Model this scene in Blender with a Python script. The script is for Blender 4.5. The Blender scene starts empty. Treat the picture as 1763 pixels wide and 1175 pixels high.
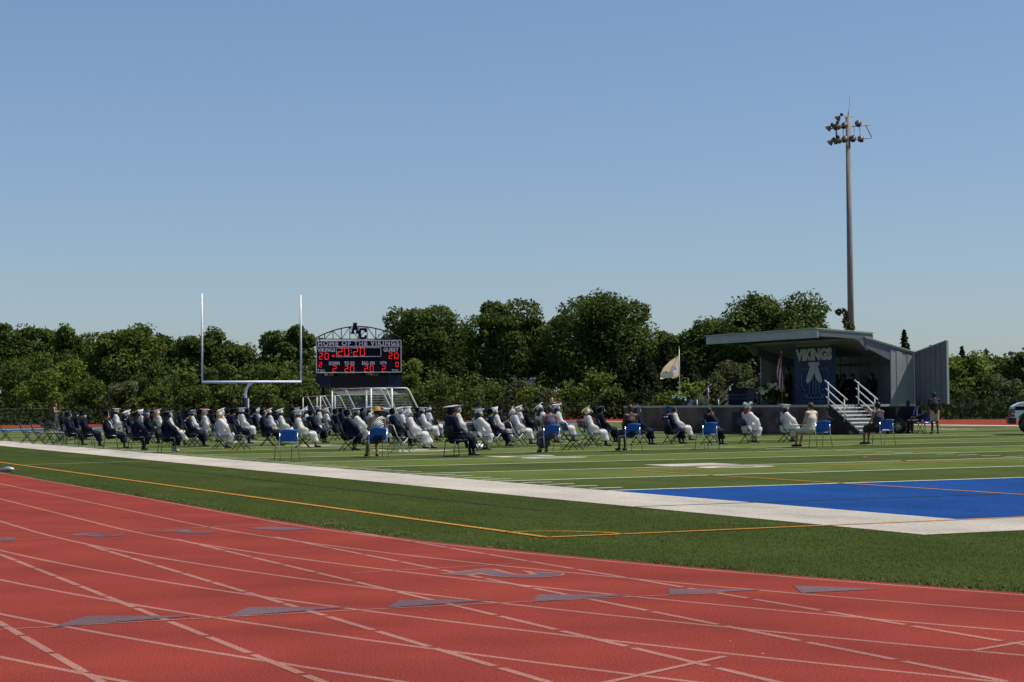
import bpy, bmesh, math, random
import numpy as np
from mathutils import Vector, Matrix
R = math.radians
rnd = random.Random(7)
C = bpy.context.scene.collection
sc = bpy.context.scene

# ------------------------------------------------------------------ camera
CAM = Vector((-14.528, -28.006, 1.468)); YAW, PITCH, ROLL, FPX = 0.428979, 0.031882, -0.0099344, 3294.65
fw = Vector((math.sin(YAW)*math.cos(PITCH), math.cos(YAW)*math.cos(PITCH), math.sin(PITCH)))
r0 = Vector((math.cos(YAW), -math.sin(YAW), 0)); u0 = r0.cross(fw)
rr = math.cos(ROLL)*r0 + math.sin(ROLL)*u0; uu = -math.sin(ROLL)*r0 + math.cos(ROLL)*u0
cd = bpy.data.cameras.new('camera'); cam = bpy.data.objects.new('camera', cd); C.objects.link(cam)
M = Matrix((( rr.x, uu.x, -fw.x, CAM.x), (rr.y, uu.y, -fw.y, CAM.y), (rr.z, uu.z, -fw.z, CAM.z), (0, 0, 0, 1)))
cam.matrix_world = M
cd.sensor_width = 36; cd.lens = FPX/1763*36; cd.clip_end = 5000; cd.clip_start = .1
sc.camera = cam

# ------------------------------------------------------------------ light
SUN_AZ, SUN_EL = R(117), R(58)          # azimuth from +Y towards +X
w = bpy.data.worlds.new('World'); sc.world = w; w.use_nodes = True
nt = w.node_tree; bg = nt.nodes['Background']
sky = nt.nodes.new('ShaderNodeTexSky'); sky.sky_type = 'NISHITA'; sky.sun_disc = False
sky.sun_elevation = SUN_EL; sky.sun_rotation = SUN_AZ
sky.air_density = 1.0; sky.dust_density = .35; sky.ozone_density = 2.6; sky.altitude = 0
tcw = nt.nodes.new('ShaderNodeTexCoord'); spw = nt.nodes.new('ShaderNodeSeparateXYZ'); nt.links.new(tcw.outputs['Generated'], spw.inputs[0])
rw = nt.nodes.new('ShaderNodeValToRGB'); rw.color_ramp.elements[0].position = 0; rw.color_ramp.elements[0].color = (.66, .755, .95, 1)   # cool white balance, bluer haze at the horizon
rw.color_ramp.elements[1].position = .30; rw.color_ramp.elements[1].color = (1.03, 1.02, 1.05, 1); nt.links.new(spw.outputs[2], rw.inputs[0])
mw = nt.nodes.new('ShaderNodeMix'); mw.data_type = 'RGBA'; mw.blend_type = 'MULTIPLY'; mw.inputs[0].default_value = 1
nt.links.new(sky.outputs[0], mw.inputs[6]); nt.links.new(rw.outputs[0], mw.inputs[7]); nt.links.new(mw.outputs[2], bg.inputs[0]); bg.inputs[1].default_value = 0.10
sd = bpy.data.lights.new('sun', 'SUN'); sd.energy = 5.0; sd.angle = R(.53); sd.color = (1, .94, .82)
so = bpy.data.objects.new('sun', sd); C.objects.link(so)
sdir = Vector((math.sin(SUN_AZ)*math.cos(SUN_EL), math.cos(SUN_AZ)*math.cos(SUN_EL), math.sin(SUN_EL)))
so.rotation_euler = sdir.to_track_quat('Z', 'Y').to_euler()
sc.view_settings.view_transform = 'Standard'; sc.view_settings.look = 'None'
sc.view_settings.exposure = 0.0; sc.view_settings.gamma = 1; sc.view_settings.use_curve_mapping = False
sc.cycles.max_bounces = 6; sc.cycles.transparent_max_bounces = 12

# ------------------------------------------------------------------ helpers
def at(px, depth):
    """plan point seen in the direction of photo column px at the given camera depth"""
    v = fw*depth + rr*((px-881.5)*depth/FPX); return CAM.x+v.x, CAM.y+v.y
def hz(px, py, depth):
    return 1.468 + ((701.34-.00994*px)-py)*depth/FPX

def mat(name, col, rough=.7, col2=None, scale=5., spec=.3, metal=0., bump=0., bscale=40., trans=0., coord='Object', stretch=(1, 1, 1), detail=3, lo=.35, hi=.65, sheen=0):
    m = bpy.data.materials.new(name); m.use_nodes = True; n = m.node_tree; N = n.nodes; Lk = n.links
    b = N['Principled BSDF']; b.inputs['Roughness'].default_value = rough; b.inputs['Metallic'].default_value = metal
    b.inputs['Specular IOR Level'].default_value = spec
    if sheen: b.inputs['Sheen Weight'].default_value = sheen
    tc = N.new('ShaderNodeTexCoord'); mp = N.new('ShaderNodeMapping'); mp.inputs['Scale'].default_value = stretch
    Lk.new(tc.outputs[coord], mp.inputs[0])
    if col2 is None: col2 = tuple(c*.82 for c in col)
    no = N.new('ShaderNodeTexNoise'); no.inputs['Scale'].default_value = scale; no.inputs['Detail'].default_value = detail
    Lk.new(mp.outputs[0], no.inputs['Vector'])
    cr = N.new('ShaderNodeValToRGB'); cr.color_ramp.elements[0].position = lo; cr.color_ramp.elements[1].position = hi
    cr.color_ramp.elements[0].color = (*col2, 1); cr.color_ramp.elements[1].color = (*col, 1)
    Lk.new(no.outputs[0], cr.inputs[0]); Lk.new(cr.outputs[0], b.inputs['Base Color'])
    if bump:
        n2 = N.new('ShaderNodeTexNoise'); n2.inputs['Scale'].default_value = bscale; n2.inputs['Detail'].default_value = 4
        Lk.new(mp.outputs[0], n2.inputs['Vector'])
        bp = N.new('ShaderNodeBump'); bp.inputs['Strength'].default_value = bump; bp.inputs['Distance'].default_value = .02
        Lk.new(n2.outputs[0], bp.inputs['Height']); Lk.new(bp.outputs[0], b.inputs['Normal'])
    if trans:
        t = N.new('ShaderNodeBsdfTranslucent'); mx = N.new('ShaderNodeMixShader'); mx.inputs[0].default_value = trans
        Lk.new(cr.outputs[0], t.inputs[0]); Lk.new(b.outputs[0], mx.inputs[1]); Lk.new(t.outputs[0], mx.inputs[2])
        Lk.new(mx.outputs[0], N['Material Output'].inputs[0])
    return m

def link(name, me, mats=None, parent=None, **props):
    o = bpy.data.objects.new(name, me); C.objects.link(o)
    if parent is not None: o.parent = parent
    if mats is not None and me is not None and not me.materials:
        for m in (mats if isinstance(mats, (list, tuple)) else [mats]): me.materials.append(m)
    for k, v in props.items(): o[k] = v
    return o
def thing(name, label, cat, loc=(0, 0, 0), rz=0, group=None):
    o = bpy.data.objects.new(name, None); C.objects.link(o); o.location = loc; o.rotation_euler = (0, 0, rz)
    o.empty_display_size = .1; o['label'] = label; o['category'] = cat
    if group: o['group'] = group
    return o

class MB:
    def __init__(s): s.v = []; s.f = []; s.m = []; s.mi = 0
    def add(s, vs, fs):
        b = len(s.v); s.v += [tuple(v) for v in vs]; s.f += [tuple(i+b for i in f) for f in fs]; s.m += [s.mi]*len(fs); return s
    def box(s, lo, hi, T=None):
        (x0, y0, z0), (x1, y1, z1) = lo, hi
        vs = [Vector(p) for p in [(x0, y0, z0), (x1, y0, z0), (x1, y1, z0), (x0, y1, z0), (x0, y0, z1), (x1, y0, z1), (x1, y1, z1), (x0, y1, z1)]]
        if T: vs = [T @ v for v in vs]
        return s.add(vs, [(0, 3, 2, 1), (4, 5, 6, 7), (0, 1, 5, 4), (1, 2, 6, 5), (2, 3, 7, 6), (3, 0, 4, 7)])
    def cbox(s, c, d, T=None):
        return s.box([c[i]-d[i]/2 for i in range(3)], [c[i]+d[i]/2 for i in range(3)], T)
    def tube(s, pts, r, n=8, close=True):
        pts = [Vector(p) for p in pts]; rs = r if isinstance(r, (list, tuple)) else [r]*len(pts)
        vs = []; up = None
        for i, p in enumerate(pts):
            d = (pts[min(i+1, len(pts)-1)]-pts[max(i-1, 0)]).normalized()
            a = d.orthogonal().normalized() if up is None else (up - d*up.dot(d)).normalized()
            up = a; b = d.cross(a)
            for k in range(n):
                t = 2*math.pi*k/n; vs.append(p+(a*math.cos(t)+b*math.sin(t))*rs[i])
        fs = []
        for i in range(len(pts)-1):
            for k in range(n):
                k2 = (k+1) % n; fs.append((i*n+k, i*n+k2, (i+1)*n+k2, (i+1)*n+k))
        if close: fs += [tuple(range(n))[::-1], tuple((len(pts)-1)*n+k for k in range(n))]
        return s.add(vs, fs)
    def prism(s, poly, axis_pts, T=None):
        """poly: list of 3D points, axis_pts: extrusion vector"""
        e = Vector(axis_pts); n = len(poly); a = [Vector(p) for p in poly]; b = [p+e for p in a]
        vs = a+b
        if T: vs = [T @ v for v in vs]
        return s.add(vs, [tuple(range(n))[::-1], tuple(range(n, 2*n))]+[(i, (i+1) % n, n+(i+1) % n, n+i) for i in range(n)])
    def lathe(s, prof, n=16, T=None):
        vs = []
        for r, z in prof:
            for k in range(n):
                t = 2*math.pi*k/n; v = Vector((r*math.cos(t), r*math.sin(t), z)); vs.append(T @ v if T else v)
        fs = []
        for i in range(len(prof)-1):
            for k in range(n):
                k2 = (k+1) % n; fs.append((i*n+k, i*n+k2, (i+1)*n+k2, (i+1)*n+k))
        fs += [tuple(range(n))[::-1], tuple((len(prof)-1)*n+k for k in range(n))]
        return s.add(vs, fs)
    def mesh(s, name, smooth=False):
        me = bpy.data.meshes.new(name); me.from_pydata(s.v, [], s.f)
        me.polygons.foreach_set('material_index', s.m)
        bm = bmesh.new(); bm.from_mesh(me); bmesh.ops.recalc_face_normals(bm, faces=bm.faces); bm.to_mesh(me); bm.free()
        if smooth: me.shade_smooth()
        me.update(); return me
    def obj(s, name, mats, parent=None, smooth=False, **kw):
        return link(name, s.mesh(name, smooth), mats, parent, **kw)

def text_mesh(st, w, h, depth=.0, off=.0, name='lettering', space=1.):
    """lettering from Blender's own font, scaled to w x h, centred, in the XY plane"""
    cu = bpy.data.curves.new('t', 'FONT'); cu.body = st; cu.extrude = depth/2 if depth else 0; cu.offset = off; cu.resolution_u = 3; cu.space_character = space
    cu.align_x = 'CENTER'
    o = bpy.data.objects.new('t', cu); C.objects.link(o)
    dg = bpy.context.evaluated_depsgraph_get(); me = bpy.data.meshes.new_from_object(o.evaluated_get(dg))
    bpy.data.objects.remove(o)
    n = len(me.vertices); a = np.empty(n*3); me.vertices.foreach_get('co', a); a = a.reshape(-1, 3)
    lo, hi = a.min(0), a.max(0)
    a[:, 0] = (a[:, 0]-(lo[0]+hi[0])/2)*(w/(hi[0]-lo[0])); a[:, 1] = (a[:, 1]-(lo[1]+hi[1])/2)*(h/(hi[1]-lo[1]))
    me.vertices.foreach_set('co', a.ravel()); me.name = name; me.update(); return me

# ------------------------------------------------------------------ signed-distance modelling of bodies and gowns
def cone(P, a, b, r1, r2, sy=1.):
    a = np.array(a, float); b = np.array(b, float); S = np.array([1, 1/sy, 1])
    Q = P*S; a = a*S; b = b*S; ba = b-a; t = np.clip(((Q-a) @ ba)/max(ba @ ba, 1e-9), 0, 1)
    return np.linalg.norm(Q-a-t[:, None]*ba, axis=1)-(r1+(r2-r1)*t)
def ell(P, c, r):
    q = (P-np.array(c))/np.array(r); k0 = np.linalg.norm(q, axis=1); k1 = np.linalg.norm(q/np.array(r), axis=1)
    return k0*(k0-1)/np.maximum(k1, 1e-6)
def smin(a, b, k):
    h = np.maximum(k-np.abs(a-b), 0)/k; return np.minimum(a, b)-h*h*k/4
def net(fn, lo, hi, h, name):
    """surface nets over a signed distance function"""
    lo = np.array(lo, float); n = np.ceil((np.array(hi)-lo)/h).astype(int)+1
    ax = [lo[i]+np.arange(n[i])*h for i in range(3)]
    G = np.stack(np.meshgrid(*ax, indexing='ij'), -1).reshape(-1, 3)
    V = fn(G).reshape(n); I = V < 0
    cs = [(i, j, k) for i in (0, 1) for j in (0, 1) for k in (0, 1)]
    m = n-1; sl = lambda c: tuple(slice(c[i], c[i]+m[i]) for i in range(3))
    cnt = np.zeros(m); acc = np.zeros((*m, 3))
    for a in cs:
        for d in range(3):
            if a[d]: continue
            b = list(a); b[d] = 1; va, vb = V[sl(a)], V[sl(b)]; x = (va < 0) != (vb < 0)
            t = np.where(x, va/np.where(x, va-vb, 1), 0); cnt += x
            for e in range(3): acc[..., e] += np.where(x, a[e]+(t if e == d else 0), 0)
    has = cnt > 0; idx = np.full(m, -1); idx[has] = np.arange(has.sum())
    cell = np.stack(np.nonzero(has), -1); vs = lo+h*(cell+acc[has]/cnt[has][:, None])
    fs = []
    for d in range(3):
        e, g = (d+1) % 3, (d+2) % 3
        s0 = [slice(1, -1)]*3; s0[d] = slice(0, -1); s1 = list(s0); s1[d] = slice(1, None)
        A, B = I[tuple(s0)], I[tuple(s1)]; x = np.stack(np.nonzero(A != B), -1)
        if not len(x): continue
        base = x.copy(); o = np.ones(3, int); o[d] = 0; base = base+o
        fl = A[tuple(x.T)]
        q = []
        for de, dg_ in ((-1, -1), (0, -1), (0, 0), (-1, 0)):
            c = base.copy(); c[:, e] += de; c[:, g] += dg_; q.append(idx[tuple(c.T)])
        q = np.stack(q, -1); q[~fl] = q[~fl][:, ::-1]; fs.append(q)
    fs = np.concatenate(fs); me = bpy.data.meshes.new(name)
    me.from_pydata(vs.tolist(), [], fs.tolist()); me.shade_smooth(); me.update(); return me
def paint(me, rules):
    """rules(centres Nx3) -> material index per face"""
    n = len(me.polygons); c = np.empty(n*3); me.polygons.foreach_get('center', c); c = c.reshape(-1, 3)
    me.polygons.foreach_set('material_index', rules(c).astype(np.int32)); me.update()

# ------------------------------------------------------------------ materials
m_skin = {'l': mat('skin_light', (.50, .28, .19), .55, (.42, .22, .15)), 'b': mat('skin_tan', (.33, .17, .11), .55, (.26, .13, .08)), 'd': mat('skin_dark', (.09, .042, .027), .5, (.06, .03, .02))}
m_hair = {'k': mat('hair_black', (.012, .009, .008), .45), 'r': mat('hair_brown', (.085, .04, .018), .5, (.05, .022, .01)), 'y': mat('hair_blond', (.42, .27, .10), .5, (.25, .15, .05), 20), 'o': mat('hair_auburn', (.22, .075, .02), .5)}
m_navy = mat('gown_navy', (.0065, .011, .030), .7, (.004, .007, .019), 6, spec=.12); m_white = mat('gown_white', (.88, .88, .90), .55, (.84, .84, .87), 6, trans=.45)
m_black = mat('cloth_black', (.010, .010, .012), .7); m_teal = mat('cloth_teal', (.02, .12, .11), .7)
m_shoe = mat('shoe_dark', (.012, .011, .011), .4); m_sneak = mat('sneaker_white', (.6, .6, .6), .5, (.05, .05, .05), 18)
m_jean = mat('jeans_pale', (.38, .42, .45), .8); m_khaki = mat('cloth_khaki', (.42, .33, .22), .8)
m_cream = mat('cloth_cream', (.62, .58, .47), .8); m_olive = mat('cloth_olive', (.075, .085, .055), .8, (.05, .06, .04), 30)
m_mauve = mat('cloth_mauve', (.12, .09, .13), .8, (.05, .04, .09), 12); m_slate = mat('cloth_slate', (.035, .045, .075), .8)
m_gold = mat('cloth_gold', (.5, .3, .03), .6); m_yell = mat('cap_yellow', (.62, .45, .06), .6, (.3, .2, .03), 30)
m_orange = mat('cloth_orange', (.6, .14, .02), .6); m_red = mat('cloth_red', (.45, .02, .03), .6); m_green = mat('cloth_green', (.05, .22, .08), .6)
m_grey = mat('cloth_grey', (.32, .34, .38), .7); m_blue = mat('cloth_blue', (.02, .08, .3), .6); m_purple = mat('cloth_purple', (.1, .04, .25), .6)
m_straw = mat('straw', (.45, .28, .09), .85, (.3, .17, .05), 40); m_mask = mat('face_mask_cloth', (.45, .62, .72), .7)
m_plast = mat('plastic_blue', (.012, .13, .58), .35, (.010, .11, .50), spec=.5, trans=.12)
m_chrome = mat('chrome', (.62, .64, .66), .25, metal=.9); m_steel = mat('steel_dark', (.025, .03, .035), .4)
m_vinyl = mat('vinyl_navy', (.010, .020, .040), .4, spec=.4); m_blackmet = mat('metal_black', (.012, .012, .013), .35, spec=.5)
m_galv = mat('galvanised', (.42, .43, .44), .45, metal=.4); m_wpaint = mat('paint_white', (.80, .80, .79), .35)
m_alu = mat('aluminium', (.66, .66, .66), .45, (.56, .56, .57)); m_rust = mat('rusty_white', (.5, .42, .36), .7, (.3, .14, .07), 2)
m_led = bpy.data.materials.new('led_red'); m_led.use_nodes = True
b = m_led.node_tree.nodes['Principled BSDF']; b.inputs['Base Color'].default_value = (.3, .01, .01, 1)
b.inputs['Emission Color'].default_value = (1, .015, .01, 1); b.inputs['Emission Strength'].default_value = .95
m_board = mat('board_navy', (.007, .009, .024), .6, spec=.1); m_letter = mat('lettering_white', (.72, .73, .75), .6); m_badge = mat('badge_grey', (.05, .07, .13), .6)

# ================================================================== GROUND
def turf_mat(name, a, b_, c=None, period=0, stripes=None):
    m = bpy.data.materials.new(name); m.use_nodes = True; n = m.node_tree; N = n.nodes; L = n.links
    b = N['Principled BSDF']; b.inputs['Roughness'].default_value = .95; b.inputs['Specular IOR Level'].default_value = .03
    tc = N.new('ShaderNodeTexCoord')
    def noise(sc_, det, st=(1, 1, 1)):
        mp = N.new('ShaderNodeMapping'); mp.inputs['Scale'].default_value = st; L.new(tc.outputs['Object'], mp.inputs[0])
        no = N.new('ShaderNodeTexNoise'); no.inputs['Scale'].default_value = sc_; no.inputs['Detail'].default_value = det; no.inputs['Roughness'].default_value = .7
        L.new(mp.outputs[0], no.inputs['Vector']); return no.outputs[0]
    def ramp(s, p0, c0, p1, c1):
        r = N.new('ShaderNodeValToRGB'); r.color_ramp.elements[0].position = p0; r.color_ramp.elements[1].position = p1
        r.color_ramp.elements[0].color = (*c0, 1); r.color_ramp.elements[1].color = (*c1, 1); L.new(s, r.inputs[0]); return r.outputs[0]
    def mix(f, x, y, mode='MIX'):
        mx = N.new('ShaderNodeMix'); mx.data_type = 'RGBA'; mx.blend_type = mode
        if isinstance(f, float): mx.inputs[0].default_value = f
        else: L.new(f, mx.inputs[0])
        L.new(x, mx.inputs[6]); L.new(y, mx.inputs[7]); return mx.outputs[2]
    fine = ramp(noise(20, 6, (1, .8, 1)), .36, b_, .66, a)
    big = ramp(noise(.55, 4, (1, .5, 1)), .3, (.72, .74, .72), .7, (1.22, 1.20, 1.12))
    col = mix(1.0, fine, big, 'MULTIPLY')
    if c is not None:
        dry = ramp(noise(1.3, 6, (1.6, .6, 1)), .56, (0, 0, 0), .72, (1, 1, 1)); cc = N.new('ShaderNodeRGB'); cc.outputs[0].default_value = (*c, 1)
        mm = N.new('ShaderNodeMath'); mm.operation = 'MULTIPLY'; mm.inputs[1].default_value = .35; L.new(dry, mm.inputs[0])
        col = mix(mm.outputs[0], col, cc.outputs[0])
    if stripes:
        sep = N.new('ShaderNodeSeparateXYZ'); L.new(tc.outputs['Object'], sep.inputs[0])
        d = N.new('ShaderNodeMath'); d.operation = 'MULTIPLY'; d.inputs[1].default_value = math.pi/4.572; L.new(sep.outputs[1], d.inputs[0])
        s_ = N.new('ShaderNodeMath'); s_.operation = 'SINE'; L.new(d.outputs[0], s_.inputs[0])
        r = ramp(s_.outputs[0], .0, (1.32, 1.36, 1.25), .06, (.82, .86, .80)); col = mix(1.0, col, r, 'MULTIPLY')
    sp = ramp(noise(130, 2), .70, (0, 0, 0), .80, (1, 1, 1)); lt = N.new('ShaderNodeRGB'); lt.outputs[0].default_value = (*[min(1, x*2.2) for x in a], 1)
    col = mix(sp, col, lt.outputs[0])
    L.new(col, b.inputs['Base Color'])
    bp = N.new('ShaderNodeBump'); bp.inputs['Strength'].default_value = .5; bp.inputs['Distance'].default_value = .03
    L.new(noise(45, 4), bp.inputs['Height']); L.new(bp.outputs[0], b.inputs['Normal'])
    return m
def track_mat(name, a, b_, sp_=.35):
    m = mat(name, a, .95, b_, 75, .03, bump=.45, bscale=120, lo=.36, hi=.64, detail=9); N = m.node_tree.nodes; L = m.node_tree.links
    b = N['Principled BSDF']; src = b.inputs['Base Color'].links[0].from_socket
    tc = N['Texture Coordinate']; no = N.new('ShaderNodeTexNoise'); no.inputs['Scale'].default_value = .8; no.inputs['Detail'].default_value = 6
    L.new(tc.outputs['Object'], no.inputs['Vector']); r = N.new('ShaderNodeValToRGB'); r.color_ramp.elements[0].color = (.84, .85, .88, 1); r.color_ramp.elements[1].color = (1.15, 1.13, 1.1, 1)
    r.color_ramp.elements[0].position = .32; r.color_ramp.elements[1].position = .68; L.new(no.outputs[0], r.inputs[0])
    mx = N.new('ShaderNodeMix'); mx.data_type = 'RGBA'; mx.blend_type = 'MULTIPLY'; mx.inputs[0].default_value = 1
    L.new(src, mx.inputs[6]); L.new(r.outputs[0], mx.inputs[7]); L.new(mx.outputs[2], b.inputs['Base Color']); return m
M_field = turf_mat('turf_field', (.098, .118, .034), (.056, .074, .021), stripes=True)
M_turf = turf_mat('turf_border', (.070, .092, .020), (.022, .034, .007), c=(.13, .12, .05))
M_white = turf_mat('turf_white', (.56, .51, .47), (.36, .33, .30))
M_blueturf = turf_mat('turf_blue', (.020, .080, .29), (.007, .038, .17))
M_track = track_mat('track_red', (.320, .056, .041), (.140, .027, .021))
M_lane = track_mat('lane_paint', (.41, .22, .185), (.24, .09, .075)); M_tblue = track_mat('track_blue_paint', (.165, .125, .155), (.12, .055, .06))
M_yard = mat('line_white', (.68, .68, .62), .8, (.42, .46, .34), 14); M_orange = mat('line_orange', (.55, .22, .02), .8, (.36, .15, .02), 14)
M_dark = mat('line_dark_blue', (.022, .036, .030), .8); M_lred = mat('line_red', (.22, .05, .03), .8, (.08, .07, .03), 6)
M_soil = mat('grass_far', (.07, .09, .03), .9, (.05, .05, .02), .4)

def sheet(name, polys, z, m, **kw):
    b = MB()
    for p in polys: b.add([(x, y, z) for x, y in p], [tuple(range(len(p)))])
    me = bpy.data.meshes.new(name); me.from_pydata(b.v, [], b.f); me.update()
    bm = bmesh.new(); bm.from_mesh(me)
    for f in bm.faces:
        if f.normal.z < 0: f.normal_flip()
    bmesh.ops.triangulate(bm, faces=[f for f in bm.faces if len(f.verts) > 4]); bm.to_mesh(me); bm.free()
    return link(name, me, m, kind='structure', **kw)
def rect(x0, y0, x1, y1): return [(x0, y0), (x1, y0), (x1, y1), (x0, y1)]
def strip(pts, wd):
    out = []
    for i in range(len(pts)-1):
        a, b_ = Vector(pts[i]).to_2d(), Vector(pts[i+1]).to_2d()
        def nrm(i):
            d = Vector(pts[min(i+1, len(pts)-1)]).to_2d()-Vector(pts[max(i-1, 0)]).to_2d(); d.normalize(); return Vector((-d.y, d.x))*wd/2
        n0, n1 = nrm(i), nrm(i+1)
        out.append([tuple(a-n0), tuple(b_-n1), tuple(b_+n1), tuple(a+n0)])
    return out

sheet('ground', [rect(-1500, -800, 1500, 2500)], -.03, M_soil)
sheet('turf', [rect(-60, -70, 110, 160)], -.006, M_turf)
W_, L_ = 48.768, 91.44; yd = .9144
sheet('football_field', [rect(0, 0, W_, L_)], -.0045, M_field)
sheet('near_end_zone', [rect(0, -10*yd, W_, 0)], -.003, M_blueturf); sheet('far_end_zone', [rect(0, L_, W_, L_+10*yd)], -.003, M_blueturf)
bw = 1.92; e0, e1 = -10*yd, L_+10*yd
sheet('field_border', [rect(-bw, e0-bw, 0, e1+bw), rect(W_, e0-bw, W_+bw, e1+bw), rect(0, e0-bw, W_, e0), rect(0, e1, W_, e1+bw)], -.0015, M_white)
# yard lines, hashes, numbers
yl = [rect(.0, k*5*yd-.065, W_, k*5*yd+.065) for k in range(21)]
ticks = []
for y in range(1, 100):
    if y % 5: 
        for x0 in (.12, 16.25, 31.9, 48.05): ticks.append(rect(x0, y*yd-.06, x0+.61, y*yd+.06))
sheet('yard_lines', yl+ticks, .000, M_yard)
def flat_text(st, x, y, w_, h_, z, m, name, rot, off=.03):
    me = text_mesh(st, w_, h_, off=off, name=name); o = link(name, me, m, kind='structure'); o.location = (x, y, z); o.rotation_euler = (0, 0, rot); return o
for k in range(1, 10):
    n = min(k, 10-k); y = k*10*yd
    flat_text('%d' % n, 7.4, y+.95, 1.35, 1.85, .0015, M_white, 'yard_number', -math.pi/2, .04)
    flat_text('0', 7.4, y-.95, 1.35, 1.85, .0015, M_white, 'yard_number', -math.pi/2, .04)
    flat_text('%d' % n, W_-7.4, y-.95, 1.35, 1.85, .0015, M_white, 'yard_number', math.pi/2, .04)
    flat_text('0', W_-7.4, y+.95, 1.35, 1.85, .0015, M_white, 'yard_number', math.pi/2, .04)
# other sports' lines
ol = strip([(-5.72, 130), (-5.72, 20), (-5.55, -9.25)], .10) + strip([(-5.6, -9.25), (60, -9.2)], .10)
ol += strip([(-5.62+1.0*math.cos(t), -9.25+1.0*math.sin(t)) for t in np.linspace(math.pi/2, 0, 9)], .06)
ol += strip([(4.65, 7.8), (4.4, -9.2)], .09) + strip([(4.65, 7.8), (44, 7.8)], .09)
sheet('orange_lines', ol, .003, M_orange)
sheet('soccer_line', strip([(-3.4, 125), (-3.38, -4.5)], .06)+strip([(-3.38, -4.5), (52, -4.9)], .07), .0015, M_dark)
sheet('short_sideline_mark', strip([(-5.6, 21.3), (-2.1, 22.4)], .05), .0015, M_yard)
sheet('red_arc', strip([(13.2+4.5*math.cos(t)*-.6+2, 8.6+4.5*math.sin(t)) for t in np.linspace(-1.1, 1.1, 12)], .10), .0045, M_lred)

# ---- track: straight x=-7.27-k, near turn centre (27.8,-4.67)
CX, CY = 27.79, -4.67
def turn(Rk, far, n=40):
    p = []
    for t in np.linspace(math.pi, 1.5*math.pi, n): p.append((CX+Rk*math.cos(t), CY+Rk*math.sin(t)))
    for t in np.linspace(1.5*math.pi, 2*math.pi, n)[1:]: p.append((CX+(far-CX)*math.cos(t), CY+Rk*math.sin(t)))
    return p
def loop(Rk, far, apex, ex):
    p = turn(Rk, far); xc = (far+CX-Rk)/2; a = (far-(CX-Rk))/2; yc = 85.
    for t in np.linspace(0, math.pi, 60):
        c, s = math.cos(t), math.sin(t)
        p.append((xc+a*math.copysign(abs(c)**(2/ex), c), yc+(apex-yc)*abs(s)**(2/ex)))
    return p
inn = loop(34.93, 50.75, 110.8, 3.4); out = loop(43.6, 66.3, 131, 4.6)
n_ = len(inn)
sheet('running_track', [[inn[i], inn[(i+1) % n_], out[(i+1) % n_], out[i]] for i in range(n_)], .0, M_track)
for k in range(9):
    Rk = 35.06+1.0*k
    arc = [(CX+Rk*math.cos(t), CY+Rk*math.sin(t)) for t in np.linspace(math.pi, 1.4*math.pi, 70)]
    x_s = -7.27-1.0*k; xs = -7.1-1.05*k
    pts = [(xs-.08, 100), (xs, 20), (x_s*.5+xs*.5, 3)]+arc
    sheet('lane_line', strip(pts, .05), .001, M_lane)
dash = []
for k in range(8):
    x = -7.05-1.045*k; y = -8.55 if k < 5 else -9
    off = [.0, .37, .1, .5, .25, .6, .1, .3][k]; y = -7.2-off
    while y > -34:
        dash += [rect(x-.028, y-.88, x+.028, y)]; y -= .965
sheet('dashed_lane_marks', dash, .002, M_lane)
def zy(x): return -15.07-.012*(x+12)**2
zx = np.linspace(-16, -6.0, 30)
sheet('exchange_lines', strip([(x, zy(x)) for x in np.linspace(-16, -7.0, 24)], .035)
      + strip([(-10.6, -19.45), (-8.86, -18.5)], .05)+strip([(-7.5, -18.98), (-6.9, -18.78)], .05)
      + strip([(-12.5, -5.25), (-6.6, -5.62)], .03)+strip([(-11.5, -6.75), (-8.17, -5.48)], .03)+strip([(-8.9, -12.3), (-7.3, -12.16)], .035), .003, M_lane)
TR = [[(-12.9, -14.85), (-12.19, -14.9), (-12.85, -15.05)], [(-12.02, -15.12), (-11.66, -14.54), (-11.0, -14.91)], [(-10.82, -15.10), (-10.49, -14.54), (-9.84, -14.92)],
      [(-9.63, -15.10), (-9.35, -14.63), (-8.74, -14.99)], [(-8.55, -15.26), (-8.28, -14.78), (-7.64, -15.18)], [(-7.45, -15.33), (-7.22, -14.91), (-6.64, -15.34)], [(-6.51, -15.7), (-6.25, -15.17), (-5.81, -15.75)]]
sheet('exchange_triangles', TR+[[(-9.09, 4.25), (-8.43, 4.18), (-9.09, 4.1)], [(-8.08, 4.12), (-7.42, 4.06), (-8.08, 4.0)]], .004, M_tblue)
for i, (st, x, y) in enumerate([('1', -7.62, -6.25), ('2', -8.68, -6.2), ('3', -9.76, -6.15), ('4', -10.83, -6.2)]):
    flat_text(st, x, y, .42, .75, .004, M_tblue, 'lane_number', math.pi+.35, .05)
flat_text('2', -7.76, -13.08, .62, 1.0, .004, M_lane, 'lane_number', math.pi+.5, .09); flat_text('2', -7.76, -13.08, .56, .94, .005, M_tblue, 'lane_number', math.pi+.5, .045)

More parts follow.
